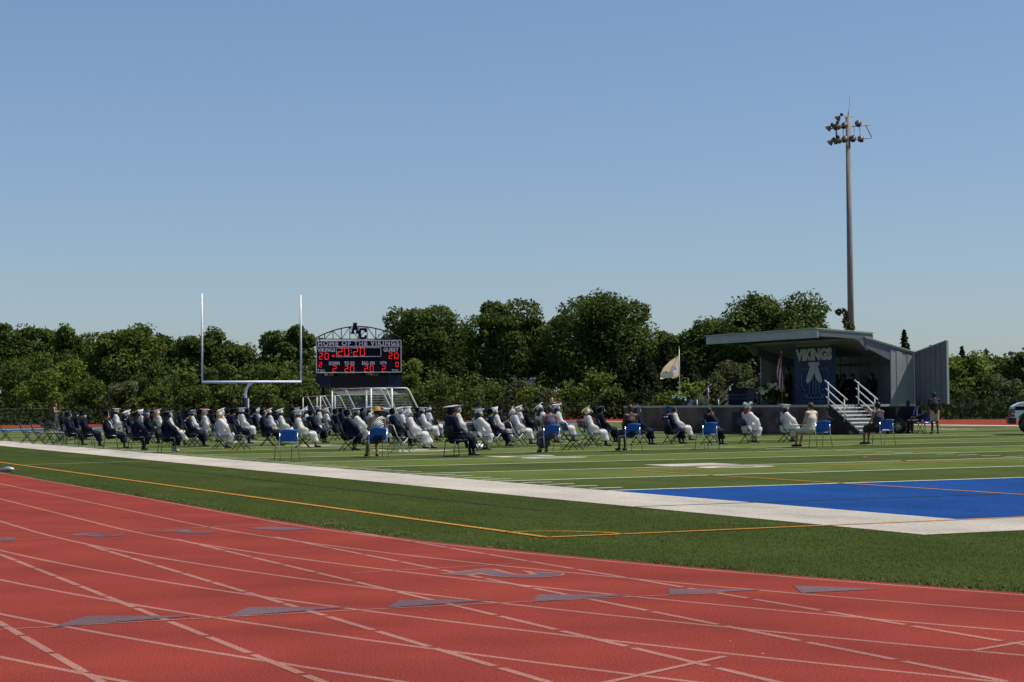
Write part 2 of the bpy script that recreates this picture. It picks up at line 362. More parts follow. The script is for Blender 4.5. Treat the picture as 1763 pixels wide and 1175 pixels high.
# turf blades near the camera: real geometry along the border between track and field
def blades(name, n, region, m, hmin, hmax, wd):
    g = np.random.default_rng(3); P = []
    while len(P) < n:
        q = np.stack([g.uniform(region[0], region[2], 20000), g.uniform(region[1], region[3], 20000)], -1)
        dx = q[:, 0]-CX; dy = q[:, 1]-CY
        ok = np.where(q[:, 1] > CY, q[:, 0] > -7.08, np.hypot(dx, dy) < 34.9)
        ok &= ~((q[:, 0] > -bw-.02) & (q[:, 1] > e0-bw-.02))
        d = np.hypot(q[:, 0]-CAM.x, q[:, 1]-CAM.y); ok &= g.uniform(0, 1, len(q)) < np.clip(18/d, 0, 1)**2
        P += q[ok].tolist()
    P = np.array(P[:n]); a = g.uniform(0, 2*math.pi, n); h = g.uniform(hmin, hmax, n); w_ = g.uniform(.6, 1.2, n)*wd
    lean = g.normal(0, .35, (n, 2))*h[:, None]
    V = np.zeros((n, 3, 3)); V[:, 0, :2] = P-np.stack([np.cos(a), np.sin(a)], -1)*w_[:, None]; V[:, 1, :2] = P+np.stack([np.cos(a), np.sin(a)], -1)*w_[:, None]
    V[:, 2, :2] = P+lean; V[:, :2, 2] = -.015; V[:, 2, 2] = h
    me = bpy.data.meshes.new(name); me.from_pydata(V.reshape(-1, 3).tolist(), [], np.arange(3*n).reshape(-1, 3).tolist()); me.update()
    return link(name, me, m, kind='stuff', label='green synthetic grass blades between the red track and the white border', category='grass')
m_blade = mat('grass_blade', (.135, .170, .044), .8, (.05, .075, .015), 3, spec=.05, trans=.25, detail=8, lo=.3, hi=.7)
blades('turf_grass', 170000, (-7.1, -30, 14, 12), m_blade, .006, .020, .0045)
m_dry = mat('grass_dry', (.17, .155, .07), .9, (.07, .085, .03), 3, spec=.05)
g = np.random.default_rng(5); V = []; 
for i in range(16000):
    t = g.uniform(-1, 1); u = abs(g.normal(0, .16))
    if t < 0:
        an = math.pi+(-t)*.62; rad = 34.9-u; x, y = CX+rad*math.cos(an), CY+rad*math.sin(an)
    else: x, y = -7.12+u, CY+t*35
    if math.sin(x*1.7+y*.9)+math.sin(y*2.3) + g.uniform(-1, 1) < -.2: continue
    a = g.uniform(0, 6.28); h = g.uniform(.006, .022); c_, s_ = math.cos(a)*.006, math.sin(a)*.006
    V += [(x-c_, y-s_, -.01), (x+c_, y+s_, -.01), (x+g.normal(0, .02), y+g.normal(0, .02), h)]
me = bpy.data.meshes.new('dry_grass_fringe'); me.from_pydata(V, [], [(i, i+1, i+2) for i in range(0, len(V), 3)]); me.update()
link('dry_grass_fringe', me, m_dry, kind='stuff', label='dry yellowed grass along the edge of the red track', category='grass')

# ================================================================== GOAL POST
gx, gy = 26.67*yd, 110*yd
t = thing('goal_post', 'white goal post with padded base rising behind the rows of graduates', 'goal post', (gx, gy+1.7, 0))
MB().tube([(-3.56, -1.7, 3.05), (3.56, -1.7, 3.05)], .085, 12).obj('crossbar', m_wpaint, t, True)
for s in (-1, 1): MB().tube([(s*3.56, -1.7, 2.98), (s*3.56, -1.7, 9.15)], .066, 10).obj('upright', m_wpaint, t, True)
gp = [(0, 0, 1.7)]+[(0, -1.62*(1-math.cos(a)), 1.95+1.0*math.sin(a)) for a in np.linspace(0, math.pi/2, 12)]
MB().tube(gp, .095, 12).obj('gooseneck', m_wpaint, t, True)
m_pad = mat('pad_navy', (.010, .014, .03), .5)
MB().lathe([(.22, 0), (.23, .05), (.23, 1.92), (.2, 1.96)], 16).obj('padding', m_pad, t, True)
MB().cbox((.17, -.17, 1.0), (.09, .09, 1.8), Matrix.Rotation(0, 4, 'Z')).obj('padding_stripe', m_wpaint, t)

# ================================================================== SCOREBOARD
D = 172.; sx, sy = at(617.5, D); ang = -math.atan2(sx-CAM.x, sy-CAM.y)
t = thing('scoreboard', 'electronic scoreboard with red digits under a curved truss and school letters', 'scoreboard', (sx, sy, 0), ang)
px2m = D/FPX
def SB(px, py): return ((px-617.5)*px2m, hz(px, py, D))   # local x, z
x0, z0 = SB(544.3, 643); x1, z1 = SB(691, 585.3)
MB().box((x0, 0, z0), (x1, .35, z1)).obj('cabinet', m_board, t)
def bar2(mb, a, b_, wd, y0=-.03, y1=0.):
    a = Vector((a[0], 0, a[1])); b_ = Vector((b_[0], 0, b_[1])); d = (b_-a).normalized(); n = Vector((-d.z, 0, d.x))*wd/2
    mb.prism([a-n+Vector((0, y0, 0)), b_-n+Vector((0, y0, 0)), b_+n+Vector((0, y0, 0)), a+n+Vector((0, y0, 0))], (0, y1-y0, 0))
fr = MB(); e = .04
for a, b_ in (((x0, z0+e), (x1, z0+e)), ((x0, z1-e), (x1, z1-e)), ((x0+e, z0+.09), (x0+e, z1-.09)), ((x1-e, z0+.09), (x1-e, z1-.09))): bar2(fr, a, b_, .075)
fr.obj('border_trim', m_letter, t)
_, zs = SB(0+617, 596.8); fr = MB(); bar2(fr, (x0+.09, zs), (x1-.09, zs), .07); fr.obj('divider_trim', m_letter, t)
cx0, cz0 = SB(579.3, 614.8); cx1, cz1 = SB(655.5, 598.2)
fr = MB()
for a, b_ in (((cx0, cz0), (cx1, cz0)), ((cx0, cz1-.03), (cx1, cz1-.03)), ((cx0, cz0+.04), (cx0, cz1-.08)), ((cx1, cz0+.04), (cx1, cz1-.08))): bar2(fr, a, b_, .05)
fr.obj('clock_frame', m_letter, t)
RT = Matrix.Rotation(R(90), 4, 'X')
def sign(st, px0, px1, py0, py1, m=m_letter, name='lettering', off=.035, parent=t, y=-.012, space=1.08):
    a, zt = SB(px0, py0); b_, zb = SB(px1, py1)
    me = text_mesh(st, b_-a, zt-zb, .012, off, name, space); o = link(name, me, m, parent); o.rotation_euler = (R(90), 0, 0); o.location = ((a+b_)/2, y, (zt+zb)/2); return o
sign('HOME OF THE VIKINGS', 547.8, 687.3, 587.6, 595.0, off=.035, space=1.22)
sign('VIKINGS', 546.8, 577.3, 599.2, 606.6); sign('GUEST', 660, 686, 598.8, 605.8); sign('DOWN', 566.5, 584.3, 622.8, 629.2); sign('TO GO', 592.8, 610.3, 622.8, 629.2)
sign('BALL ON', 623, 644.6, 622.5, 628.6); sign('QTR', 654, 665.5, 622.4, 628.4); sign('T.O.L.', 546.5, 560.8, 636.2, 642); sign('T.O.L.', 674.2, 687.8, 636.0, 641.6)
SEG = {'0': 'abcdef', '2': 'abged', ':': ''}
def digit(ch, px0, px1, py0, py1, w_=.062):
    a, zt = SB(px0, py0); b_, zb = SB(px1, py1); zm = (zt+zb)/2; g_ = w_*.35; mb = MB(); i = w_/2
    S = {'a': ((a+i, zt-i), (b_-i, zt-i)), 'g': ((a+i, zm), (b_-i, zm)), 'd': ((a+i, zb+i), (b_-i, zb+i)), 'f': ((a+i, zt-i-g_), (a+i, zm+g_)), 'b': ((b_-i, zt-i-g_), (b_-i, zm+g_)),
         'e': ((a+i, zm-g_), (a+i, zb+i+g_)), 'c': ((b_-i, zm-g_), (b_-i, zb+i+g_))}
    for s in SEG[ch]: bar2(mb, S[s][0], S[s][1], w_, -.025, -.004)
    mb.obj('led_digit', m_led, t)
for ch, a, b_, c_, d_ in [('2', 581.3, 589.5, 599, 613.3), ('0', 592.6, 601, 599, 613.3), ('2', 608, 616, 599, 613.3), ('0', 619.6, 627.8, 599, 613.3),
        ('2', 549.6, 555.6, 608.3, 619.5), ('0', 559, 565.8, 608.3, 619.5), ('2', 669, 675.2, 607.5, 618), ('0', 678.6, 685.4, 607.5, 618),
        ('2', 548.8, 554.4, 624, 632.8), ('0', 680.4, 685.6, 623.7, 632), ('2', 572.3, 579, 630, 641), ('2', 593.2, 599, 630, 641), ('0', 602.4, 609.6, 630, 641),
        ('2', 626.8, 633, 630, 640.8), ('0', 636.2, 642.6, 630, 640.8), ('2', 657, 663.4, 629.8, 640.8)]: digit(ch, a, b_, c_, d_, .062 if d_-c_ > 12 else .052)
mb = MB(); p1, q1 = SB(571.5, 613); p2, q2 = SB(575.8, 611)
bar2(mb, SB(571.6, 613.2), SB(576, 611.2), .06, -.025, -.004); bar2(mb, SB(571.6, 613.2), SB(576, 615), .06, -.025, -.004); mb.obj('possession_arrow', m_led, t)
mb = MB()
for py in (603.5, 607.5): a, z_ = SB(604.6, py); MB().cbox((a, -.015, z_), (.06, .02, .06)).obj('clock_dot', m_letter, t)
mb = MB(); a, z_ = SB(630.8, 612); mb.cbox((a, -.015, z_), (.05, .02, .06)); mb.obj('green_lamp', m_green, t)
# truss
tr = MB(); ya = .1
def arch(px): u = (px-617.5)/72.; return 562.5+19.5*u*u
ap = [SB(x, arch(x)) for x in np.linspace(545.5, 689.5, 25)]
tr.tube([(a, ya, z_) for a, z_ in ap], .055, 6); tr.tube([(SB(545.5, 584.3)[0], ya, SB(545, 584.3)[1]), (SB(689.5, 584.3)[0], ya, SB(690, 584.3)[1])], .045, 6)
tr.obj('truss_chord', m_board, t)
xs = [559, 573.5, 587.8, 602.5, 617.5, 632.3, 647, 661, 676]
for i, x in enumerate(xs):
    MB().tube([(SB(x, 0)[0], ya, SB(x, 584.3)[1]), (SB(x, 0)[0], ya, SB(x, arch(x))[1])], .04, 6).obj('truss_strut', m_board, t)
    if i < len(xs)-1:
        a, b_ = (x, xs[i+1]); p_, q_ = (SB(a, arch(a)), SB(b_, 584.3)) if i % 2 else (SB(a, 584.3), SB(b_, arch(b_)))
        MB().tube([(p_[0], ya, p_[1]), (q_[0], ya, q_[1])], .035, 6).obj('truss_brace', m_board, t)
# school letters, slab-serif
def glyph(name, pols, px0, px1, py0, py1, m, y, depth, parent):
    a, zt = SB(px0, py0); b_, zb = SB(px1, py1); mb = MB()
    for p in pols: mb.prism([(a+u*(b_-a), y, zb+v*(zt-zb)) for u, v in p], (0, depth, 0))
    return mb.obj(name, m, parent)
GA = [[(.30, 1), (.70, 1), (.70, .84), (.66, .84), (.92, .18), (1, .18), (1, 0), (.60, 0), (.60, .18), (.66, .18), (.62, .32), (.38, .32), (.34, .18), (.40, .18), (.40, 0), (0, 0), (0, .18), (.08, .18), (.34, .84), (.30, .84)]]
GA = [[(.26, 1), (.74, 1), (.74, .86), (.70, .86), (.93, .17), (1, .17), (1, 0), (.58, 0), (.58, .17), (.64, .17), (.59, .33), (.41, .33), (.36, .17), (.42, .17), (.42, 0), (0, 0), (0, .17), (.07, .17), (.30, .86), (.26, .86)]]
GC = [[(0, .2), (.2, 0), (.8, 0), (1, .2), (1, .36), (.72, .36), (.72, .26), (.66, .2), (.36, .2), (.3, .26), (.3, .74), (.36, .8), (.66, .8), (.72, .74), (.72, .62), (1, .62), (1, .98), (.8, 1), (.2, 1), (0, .8)]]
glyph('letter_outline', GC, 616.4, 633.0, 564.3, 585.5, m_letter, -.02, .03, t); glyph('letter_c', GC, 617.6, 631.8, 565.6, 584.2, m_board, -.06, .045, t)
glyph('letter_outline', GA, 603.6, 619.4, 555.6, 575.6, m_letter, -.03, .03, t); glyph('letter_a', GA, 604.8, 618.2, 556.8, 574.4, m_board, -.07, .045, t)
# lower panels and posts
m_pan = mat('panel_navy', (.012, .022, .065), .5); m_panb = mat('panel_black', (.008, .009, .012), .5)
for a, b_, m in ((543.8, 567.3, m_pan), (567.6, 667.8, m_panb), (668.1, 691.3, m_pan)):
    p_, q_ = SB(a, 668); r_, s_ = SB(b_, 646.5); MB().box((p_, .05, q_), (r_, .3, s_)).obj('lower_panel', m, t)
for a in (556, 579, 656, 679):
    p_ = SB(a, 0)[0]; MB().cbox((p_, .45, 3.3), (.25, .25, 6.6)).obj('support_post', m_board, t)

# ================================================================== SOCCER GOALS
m_net = mat('net_cord', (.62, .60, .55), .9)
def soccer_goal(pa, pb, depth_dir, h, top, back, r, label, paint_m, bar_m, net=True, cell=.17):
    """pa, pb: feet of the two front posts (world xy); depth_dir: unit vector to the back"""
    o = Vector((pa[0], pa[1], 0)); v = Vector((pb[0]-pa[0], pb[1]-pa[1], 0)); W = v.length; rz = math.atan2(v.y, v.x)
    t = thing('soccer_goal', label, 'soccer goal', o, rz, 'soccer goals parked below the scoreboard')
    s = 1 if depth_dir.dot(Vector((-v.y, v.x, 0))) > 0 else -1
    P = lambda x, y, z: Vector((x, s*y, z))
    for x in (0, W): MB().tube([P(x, 0, 0), P(x, 0, h)], r, 10).obj('post', paint_m, t, True)
    MB().tube([P(0, 0, h), P(W, 0, h)], r, 10).obj('crossbar', bar_m, t, True)
    for x in (0, W): MB().tube([P(x, 0, h), P(x, top*.85, h), P(x, top, h-.05), P(x, top+.1, h-.2), P(x, back, .05)], r*.8, 8).obj('side_stay', paint_m, t, True)
    for x in (0, W): MB().tube([P(x, 0, .04), P(x, back, .04)], r*.6, 6).obj('ground_bar', paint_m, t, True)
    MB().tube([P(0, back, .04), P(W, back, .04)], r*.6, 6).obj('ground_bar', paint_m, t, True)
    if net:
        nb = MB(); th = .006
        def prof(u):      # back net profile: along top then down
            L1 = top; L2 = math.hypot(back-top, h-.1)
            d = u*(L1+L2)
            if d < L1: return d, h-.12-.28*math.sin(math.pi*d/(L1+.6))
            k = (d-L1)/L2; return top+(back-top)*k-.22*math.sin(math.pi*k), (h-.1)*(1-k)+.02
        nu = int((top+math.hypot(back-top, h))/cell); nv = int(W/cell)
        def ribbon(pts):
            for i in range(len(pts)-1):
                a, b_ = pts[i], pts[i+1]; e = Vector((0, 0, th)) if abs((b_-a).z) < .5*(b_-a).length else Vector((th, 0, 0))
                nb.add([a-e, b_-e, b_+e, a+e], [(0, 1, 2, 3)])
        for j in range(nv+1): x = W*j/nv; ribbon([P(x, *prof(i/nu)) for i in range(nu+1)])
        for i in range(nu+1): y_, z_ = prof(i/nu); ribbon([P(x, y_, z_) for x in np.linspace(0, W, 8)])
        for x in (0, W):      # side nets
            for j in range(1, int(h/cell)):
                z_ = h*j/int(h/cell); yb = top+(back-top)*(1-z_/h); ribbon([P(x, 0, z_), P(x, yb, z_)])
            for j in range(1, int(back/cell)):
                y_ = j*cell; z_ = h if y_ < top else h*(1-(y_-top)/(back-top)); ribbon([P(x, y_, 0), P(x, y_, z_)])
        nb.obj('net', m_net, t, kind='stuff')
right = Vector((rr.x, rr.y, 0)).normalized(); fwd = Vector((fw.x, fw.y, 0)).normalized()
def goal_px(pxa, da, pxb, db): return at(pxa, da), at(pxb, db)
a, b_ = goal_px(571, 131.5, 638, 124.2)
soccer_goal(a, b_, (right*.95-fwd*.3).normalized(), 2.44, 1.0, 2.2, .06, 'large white soccer goal, left one of the two with nets before the scoreboard posts', m_wpaint, m_rust)
a, b_ = goal_px(630, 130.5, 674, 123.5)
soccer_goal(a, b_, (right*.95-fwd*.3).normalized(), 2.44, 1.05, 2.25, .06, 'white soccer goal on the right with a slanted stay above the white caps', m_wpaint, m_wpaint)
a, b_ = goal_px(521, 140, 551, 133)
soccer_goal(a, b_, (right).normalized(), 2.0, .35, 1.3, .034, 'smaller weathered soccer goal farthest left, with a rusty crossbar', m_wpaint, m_rust, False)
a, b_ = goal_px(545, 142, 576, 137)
soccer_goal(a, b_, (right).normalized(), 2.05, .35, 1.3, .034, 'smaller soccer goal partly behind the left netted goal', m_wpaint, m_rust, True, .17)

# ================================================================== CHAIN LINK FENCE
m_link = bpy.data.materials.new('chain_link'); m_link.use_nodes = True; N = m_link.node_tree.nodes; L = m_link.node_tree.links
b = N['Principled BSDF']; b.inputs['Base Color'].default_value = (.012, .014, .014, 1); b.inputs['Roughness'].default_value = .5
tc = N.new('ShaderNodeTexCoord'); sep = N.new('ShaderNodeSeparateXYZ'); L.new(tc.outputs['Object'], sep.inputs[0])
outs = []
for sgn in ('ADD', 'SUBTRACT'):
    a_ = N.new('ShaderNodeMath'); a_.operation = sgn; L.new(sep.outputs[0], a_.inputs[0]); L.new(sep.outputs[2], a_.inputs[1])
    f_ = N.new('ShaderNodeMath'); f_.operation = 'PINGPONG'; f_.inputs[1].default_value = .03; L.new(a_.outputs[0], f_.inputs[0])
    c_ = N.new('ShaderNodeMath'); c_.operation = 'LESS_THAN'; c_.inputs[1].default_value = .0065; L.new(f_.outputs[0], c_.inputs[0]); outs.append(c_.outputs[0])
mx_ = N.new('ShaderNodeMath'); mx_.operation = 'MAXIMUM'; L.new(outs[0], mx_.inputs[0]); L.new(outs[1], mx_.inputs[1]); L.new(mx_.outputs[0], b.inputs['Alpha'])
m_fpost = mat('fence_black', (.02, .022, .022), .45); m_rail = mat('fence_rail', (.08, .085, .08), .4, metal=.4)
FP = [(-60, 128), (-5, 134), (30, 139), (56, 138), (66, 130), (70, 112), (71, 90), (71.5, 60), (72, 20), (72, -20)]
def walk(P, step):
    out = []; d = 0.
    for i in range(len(P)-1):
        a, b_ = Vector(P[i]), Vector(P[i+1]); Ls = (b_-a).length
        while d < Ls: out.append(a+(b_-a)*(d/Ls)); d += step
        d -= Ls
    return out
FH = 1.30
pts = [p for p in walk(FP, 3.0)]
def vis(p):
    v = Vector((p.x-CAM.x, p.y-CAM.y, 0)); return v.dot(fwd) > 0 and abs(v.dot(right)/v.dot(fwd)) < .30
pts = [p for p in pts if vis(p)]
ft = thing('chain_link_fence', 'low black chain link fence running along the far side of the red track', 'fence', (pts[0].x, pts[0].y, 0)); o0 = Vector((pts[0].x, pts[0].y, 0))
post_me = MB().tube([(0, 0, 0), (0, 0, FH+.05)], .03, 6).mesh('post'); post_me.materials.append(m_fpost)
for i, p in enumerate(pts):
    o = link('post', post_me, None, ft); o.location = Vector((p.x, p.y, 0))-o0
    if i < len(pts)-1:
        q = pts[i+1]; d = q-p; 
        if d.length > 4: continue
        rz = math.atan2(d.y, d.x)
        o = MB().tube([(0, 0, FH), (d.length, 0, FH)], .022, 6).obj('top_rail', m_rail, ft); o.location = Vector((p.x, p.y, 0))-o0; o.rotation_euler = (0, 0, rz)
        mb = MB(); mb.add([(0, .035, .03), (d.length, .035, .03), (d.length, .035, FH), (0, .035, FH)], [(0, 1, 2, 3)])
        o = mb.obj('mesh_panel', m_link, ft); o.location = Vector((p.x, p.y, 0))-o0; o.rotation_euler = (0, 0, rz)

# ================================================================== LIGHT POLE
D = 145.; lx, ly = at(1465.5, D); H = hz(1466, 199, D)
m_pole = mat('pole_wood', (.25, .235, .22), .8, (.17, .155, .145), 3, stretch=(4, 4, .3))
t = thing('floodlight_pole', 'tall stadium floodlight pole behind the stage with lamps on two crossarms', 'light pole', (lx, ly, 0), -math.atan2(lx-CAM.x, ly-CAM.y))
MB().tube([(0, 0, 0), (.0, 0, H*.5), (0, 0, H)], [.28, .225, .17], 14).obj('pole', m_pole, t, True)
MB().tube([(.06, 0, H), (.12, 0, H+.6), (.15, 0, H+1.5)], .012, 5).obj('antenna', m_blackmet, t)
m_lamp = mat('lamp_housing', (.13, .10, .085), .45, (.10, .08, .07), spec=.5); m_lens = mat('lamp_lens', (.10, .09, .11), .25, spec=.7)
m_frame = mat('frame_tan', (.42, .36, .32), .6); m_dkmet = mat('ballast_dark', (.03, .025, .035), .5)
k_ = D/FPX
def LP(zx, zy, y=0.): return Vector(((1400+zx/9.79-1465.5)*k_, y, hz(1466, 180+zy/9.79, D)))
def lb(p, q, r, m=m_frame, name='frame_bar'): MB().tube([p, q], r, 6).obj(name, m, t)
# crossarms run obliquely: nearer on the left
lb(LP(300, 440, -1.6), LP(1015, 290, 1.6), .045); lb(LP(300, 655, -1.6), LP(1040, 515, 1.6), .045); lb(LP(590, 205, -.3), LP(730, 178, .4), .05)
lb(LP(935, 290, 1.3), LP(1040, 505, 1.6), .05); lb(LP(880, 540, 1.2), LP(1040, 510, 1.6), .05); lb(LP(560, 400), LP(565, 600), .03); lb(LP(448, 430, -.8), LP(450, 600, -.8), .06, m_dkmet)
lb(LP(675, 340, .2), LP(680, 560, .2), .035); lb(LP(840, 340, .9), LP(845, 560, .9), .03); lb(LP(745, 340, .9), LP(745, 560, .9), .02)
lb(LP(650, 100, 0), LP(640, 260, 0), .02, m_dkmet)
lamps = [(465, 252, -.5, -50, -30), (310, 452, -1.7, -55, -25), (395, 405, -1.2, -50, -20), (475, 390, -.9, -20, 5), (588, 358, -.4, -10, 10), (815, 302, .6, 0, 0),
         (335, 692, -1.7, -60, -30), (402, 650, -1.3, -50, -25), (488, 625, -.9, -30, 0), (590, 590, -.4, -10, 0), (722, 566, .3, 0, 0), (850, 552, 1.0, 10, 0)]
lamp_me = MB().lathe([(.02, .30), (.10, .28), (.17, .18), (.235, .06), (.27, 0), (.25, -.01), (.0, .0)], 14).mesh('lamp_shade', True); lamp_me.materials.append(m_lamp); lamp_me.materials.append(m_lens)
bal_me = MB().cbox((0, 0, 0), (.24, .22, .15)).mesh('ballast_box'); bal_me.materials.append(m_dkmet)
arm_me = MB().tube([(0, 0, .28), (0, 0, .48)], .035, 6).mesh('lamp_neck'); arm_me.materials.append(m_dkmet)
for zx, zy, y, yaw_, tl in lamps:
    f = link('floodlight', None, None, t); f.location = LP(zx, zy, y-.25); f.empty_display_size = .1
    # opening points down toward the field (left / camera side)
    f.rotation_euler = (R(115 if yaw_ > -35 else 55), R(0), R(yaw_*1.0)) if yaw_ > -35 else (R(20), R(48), 0)
    for me, nm in ((lamp_me, 'lamp_shade'), (arm_me, 'lamp_neck'), (bal_me, 'ballast_box')):
        o = link(nm, me, None, f)
        if nm == 'ballast_box': o.location = (0, 0, .5)
# ivy climbing the pole
def leaves(name, cents, m, parent, size, seed=1, flat=.0, kind=None):
    """many small leaf faces around the given (centre, radius, count) blobs"""
    g = np.random.default_rng(seed); P = []; Nn = []
    for c, r, n in cents:
        d = g.normal(size=(n, 3)); d /= np.linalg.norm(d, axis=1)[:, None]; rad = g.uniform(.35, 1.0, n)**.45
        P.append(np.array(c)+d*rad[:, None]*np.array(r)*(1+g.normal(0, .07, (n, 1)))); Nn.append(d)
    P = np.concatenate(P); Nn = np.concatenate(Nn); n = len(P)
    nr = Nn*.55+g.normal(size=(n, 3))*.75+np.array([0, 0, .35]); nr /= np.linalg.norm(nr, axis=1)[:, None]
    a = np.cross(nr, g.normal(size=(n, 3))); a /= np.linalg.norm(a, axis=1)[:, None]; b_ = np.cross(nr, a)
    s = size*g.uniform(.55, 1.25, n)[:, None]; bend = nr*s*.22
    V = np.stack([P-a*s*.62, P-b_*s*.34+bend, P+a*s*.62, P+b_*s*.34+bend], 1).reshape(-1, 3)
    me = bpy.data.meshes.new(name); me.vertices.add(4*n); me.vertices.foreach_set('co', V.astype(np.float32).ravel())
    me.loops.add(4*n); me.loops.foreach_set('vertex_index', np.arange(4*n, dtype=np.int32)); me.polygons.add(n)
    me.polygons.foreach_set('loop_start', np.arange(0, 4*n, 4, dtype=np.int32)); me.polygons.foreach_set('loop_total', np.full(n, 4, dtype=np.int32)) if bpy.app.version < (4, 0) else None
    me.update(calc_edges=True); return link(name, me, m, parent, **({'kind': kind} if kind else {}))
def foliage(name, a, b_, sc_=.35):
    m = mat(name, a, .7, b_, sc_, .1, trans=.30, detail=9, lo=.32, hi=.68); return m
LEAF = [foliage('leaf_mid', (.140, .180, .036), (.066, .094, .019)), foliage('leaf_dark', (.115, .155, .036), (.056, .084, .019)), foliage('leaf_bright', (.205, .255, .045), (.11, .15, .026)),
        foliage('leaf_olive', (.150, .165, .070), (.085, .10, .04)), foliage('leaf_evergreen', (.042, .060, .022), (.020, .030, .010))]
m_bark = mat('bark', (.16, .13, .11), .9, (.07, .055, .045), 3, stretch=(1, 1, .3))
iv = [((g_[0], g_[1], z_), (.30, .30, .5), 60) for z_, g_ in [(z_, (rnd.uniform(-.35, .0), rnd.uniform(-.2, .2))) for z_ in np.linspace(3.5, hz(1466, 548, D), 14)]]
iv += [((-.75, 0, hz(1452, 537, D)), (.45, .3, .22), 60)]
leaves('ivy', iv, LEAF[1], t, .3, 9)

# ================================================================== STAGE
m_panel = mat('stage_panel', (.15, .165, .185), .45, (.12, .135, .15), 1.2, metal=.2); m_panelL = mat('stage_roof_and_skylit_wall', (.34, .35, .35), .4, (.28, .29, .29), 1.5, metal=.2)
m_deck = mat('stage_deck', (.05, .05, .05), .8); m_int = mat('stage_ceiling', (.12, .12, .11), .7); m_edge = mat('deck_edge', (.45, .44, .41), .5)
m_skirt = mat('skirt_mesh', (.215, .14, .12), .85, (.065, .043, .038), .9, trans=.2, stretch=(1, 1, 1.2))  # darker noise tone puts fold shade into the cloth colour
X0, XB, YA, YB = 30.5, 34.9, 39.0, 48.1; ZF = 1.22
st = thing('mobile_stage', 'grey folding mobile stage with open canopy, deck and brown skirt on the far sideline', 'stage', (32.5, 44, 0)); so_ = Vector((32.5, 44, 0))
def S(v): return Vector(v)-so_
def sobj(mb, name, m, parent=st, smooth=False, **kw):
    mb.v = [tuple(Vector(v)-so_) for v in mb.v]; return mb.obj(name, m, parent, smooth, **kw)
k = 0
for y in np.arange(YA, 56.9, 1.22):
    sobj(MB().box((X0+.02, y, ZF-.12), (XB, min(y+1.20, 57), ZF-.02)), 'deck_panel', m_deck)
sobj(MB().box((X0-.03, YA-.03, ZF-.09), (X0+.015, 57, ZF)), 'deck_trim', m_edge); sobj(MB().box((X0+.02, YA-.05, ZF-.09), (XB, YA-.005, ZF)), 'deck_trim', m_edge)
# skirt cloth with folds
def skirt(p, q, n, ztop, parent, name='skirt'):
    mb = MB(); p = Vector(p); q = Vector(q); d = (q-p); nrm = Vector((d.y, -d.x, 0)).normalized(); nz = 6; vs = []
    L_ = d.length
    for i in range(n+1):
        u = i/n; a = .09*math.sin(u*L_*2.1+.8*math.sin(u*L_*.7))+.04*math.sin(u*L_*5.3+1)
        for j in range(nz+1):
            z = ztop*(1-j/nz); w_ = (j/nz)**.7; c = p+d*min(1, u+.35/L_*(j/nz)*math.sin(u*L_*.9))-nrm*(a*w_+.02*j/nz)+Vector((0, 0, z+.02)); vs.append(c)
    mb.add(vs, [(i*(nz+1)+j, (i+1)*(nz+1)+j, (i+1)*(nz+1)+j+1, i*(nz+1)+j+1) for i in range(n) for j in range(nz)]); return sobj(mb, name, m_skirt, parent, True)
skirt((X0-.02, 57, 0), (X0-.02, YA, 0), 180, ZF-.11, st); skirt((X0-.02, YA-.02, 0), (XB, YA-.02, 0), 60, ZF-.11, st)
skirt((X0, 57.02, 0), (XB, 57.02, 0), 40, ZF-.11, st)
m_doorway = mat('dark_board_and_shade', (.012, .012, .014), .7)
sobj(MB().box((X0-.22, 44.35, 0), (X0-.18, 46.2, .92)), 'access_panel', m_doorway)
# legs of the deck
for y in np.arange(YA+.3, 57, 1.8):
    for x in (X0+.25, XB-.3): sobj(MB().tube([(x, y, 0), (x, y, ZF-.12)], .04, 6), 'deck_leg', m_galv)
# walls of ribbed panels
def wall_rib(p, q, zb0, zt0, zb1, zt1, n, m, parent, thick=.05, name='wall_panel'):
    p = Vector(p); q = Vector(q); d = q-p; nr = Vector((d.y, -d.x, 0)).normalized()
    for i in range(n):
        u0_, u1_ = i/n, (i+1)/n; off = .02 if i % 2 else 0.
        a = p+d*u0_+nr*off; b_ = p+d*u1_+nr*off; zz = lambda u, s, e_: s+(e_-s)*u
        poly = [a+Vector((0, 0, zz(u0_, zb0, zb1))), b_+Vector((0, 0, zz(u1_, zb0, zb1))), b_+Vector((0, 0, zz(u1_, zt0, zt1))), a+Vector((0, 0, zz(u0_, zt0, zt1)))]
        sobj(MB().prism(poly, -nr*thick), name, m, parent)
wall_rib((XB-.06, YB, 0), (XB-.06, YA+.06, 0), ZF, 3.36, ZF, 3.36, 24, m_panel, st)
wall_rib((33.0, YB, 0), (XB-.08, YB, 0), ZF, 3.80, ZF, 3.30, 5, m_panelL, st)  # paler roof colour paints skylight onto this end wall
wall_rib((33.75, YA, 0), (XB-.03, YA, 0), ZF, 3.55, ZF, 3.26, 4, m_panelL, st)
sobj(MB().tube([(XB+.02, YA-.03, .75), (XB+.02, YA-.03, 3.38)], .03, 6), 'corner_rod', m_edge)
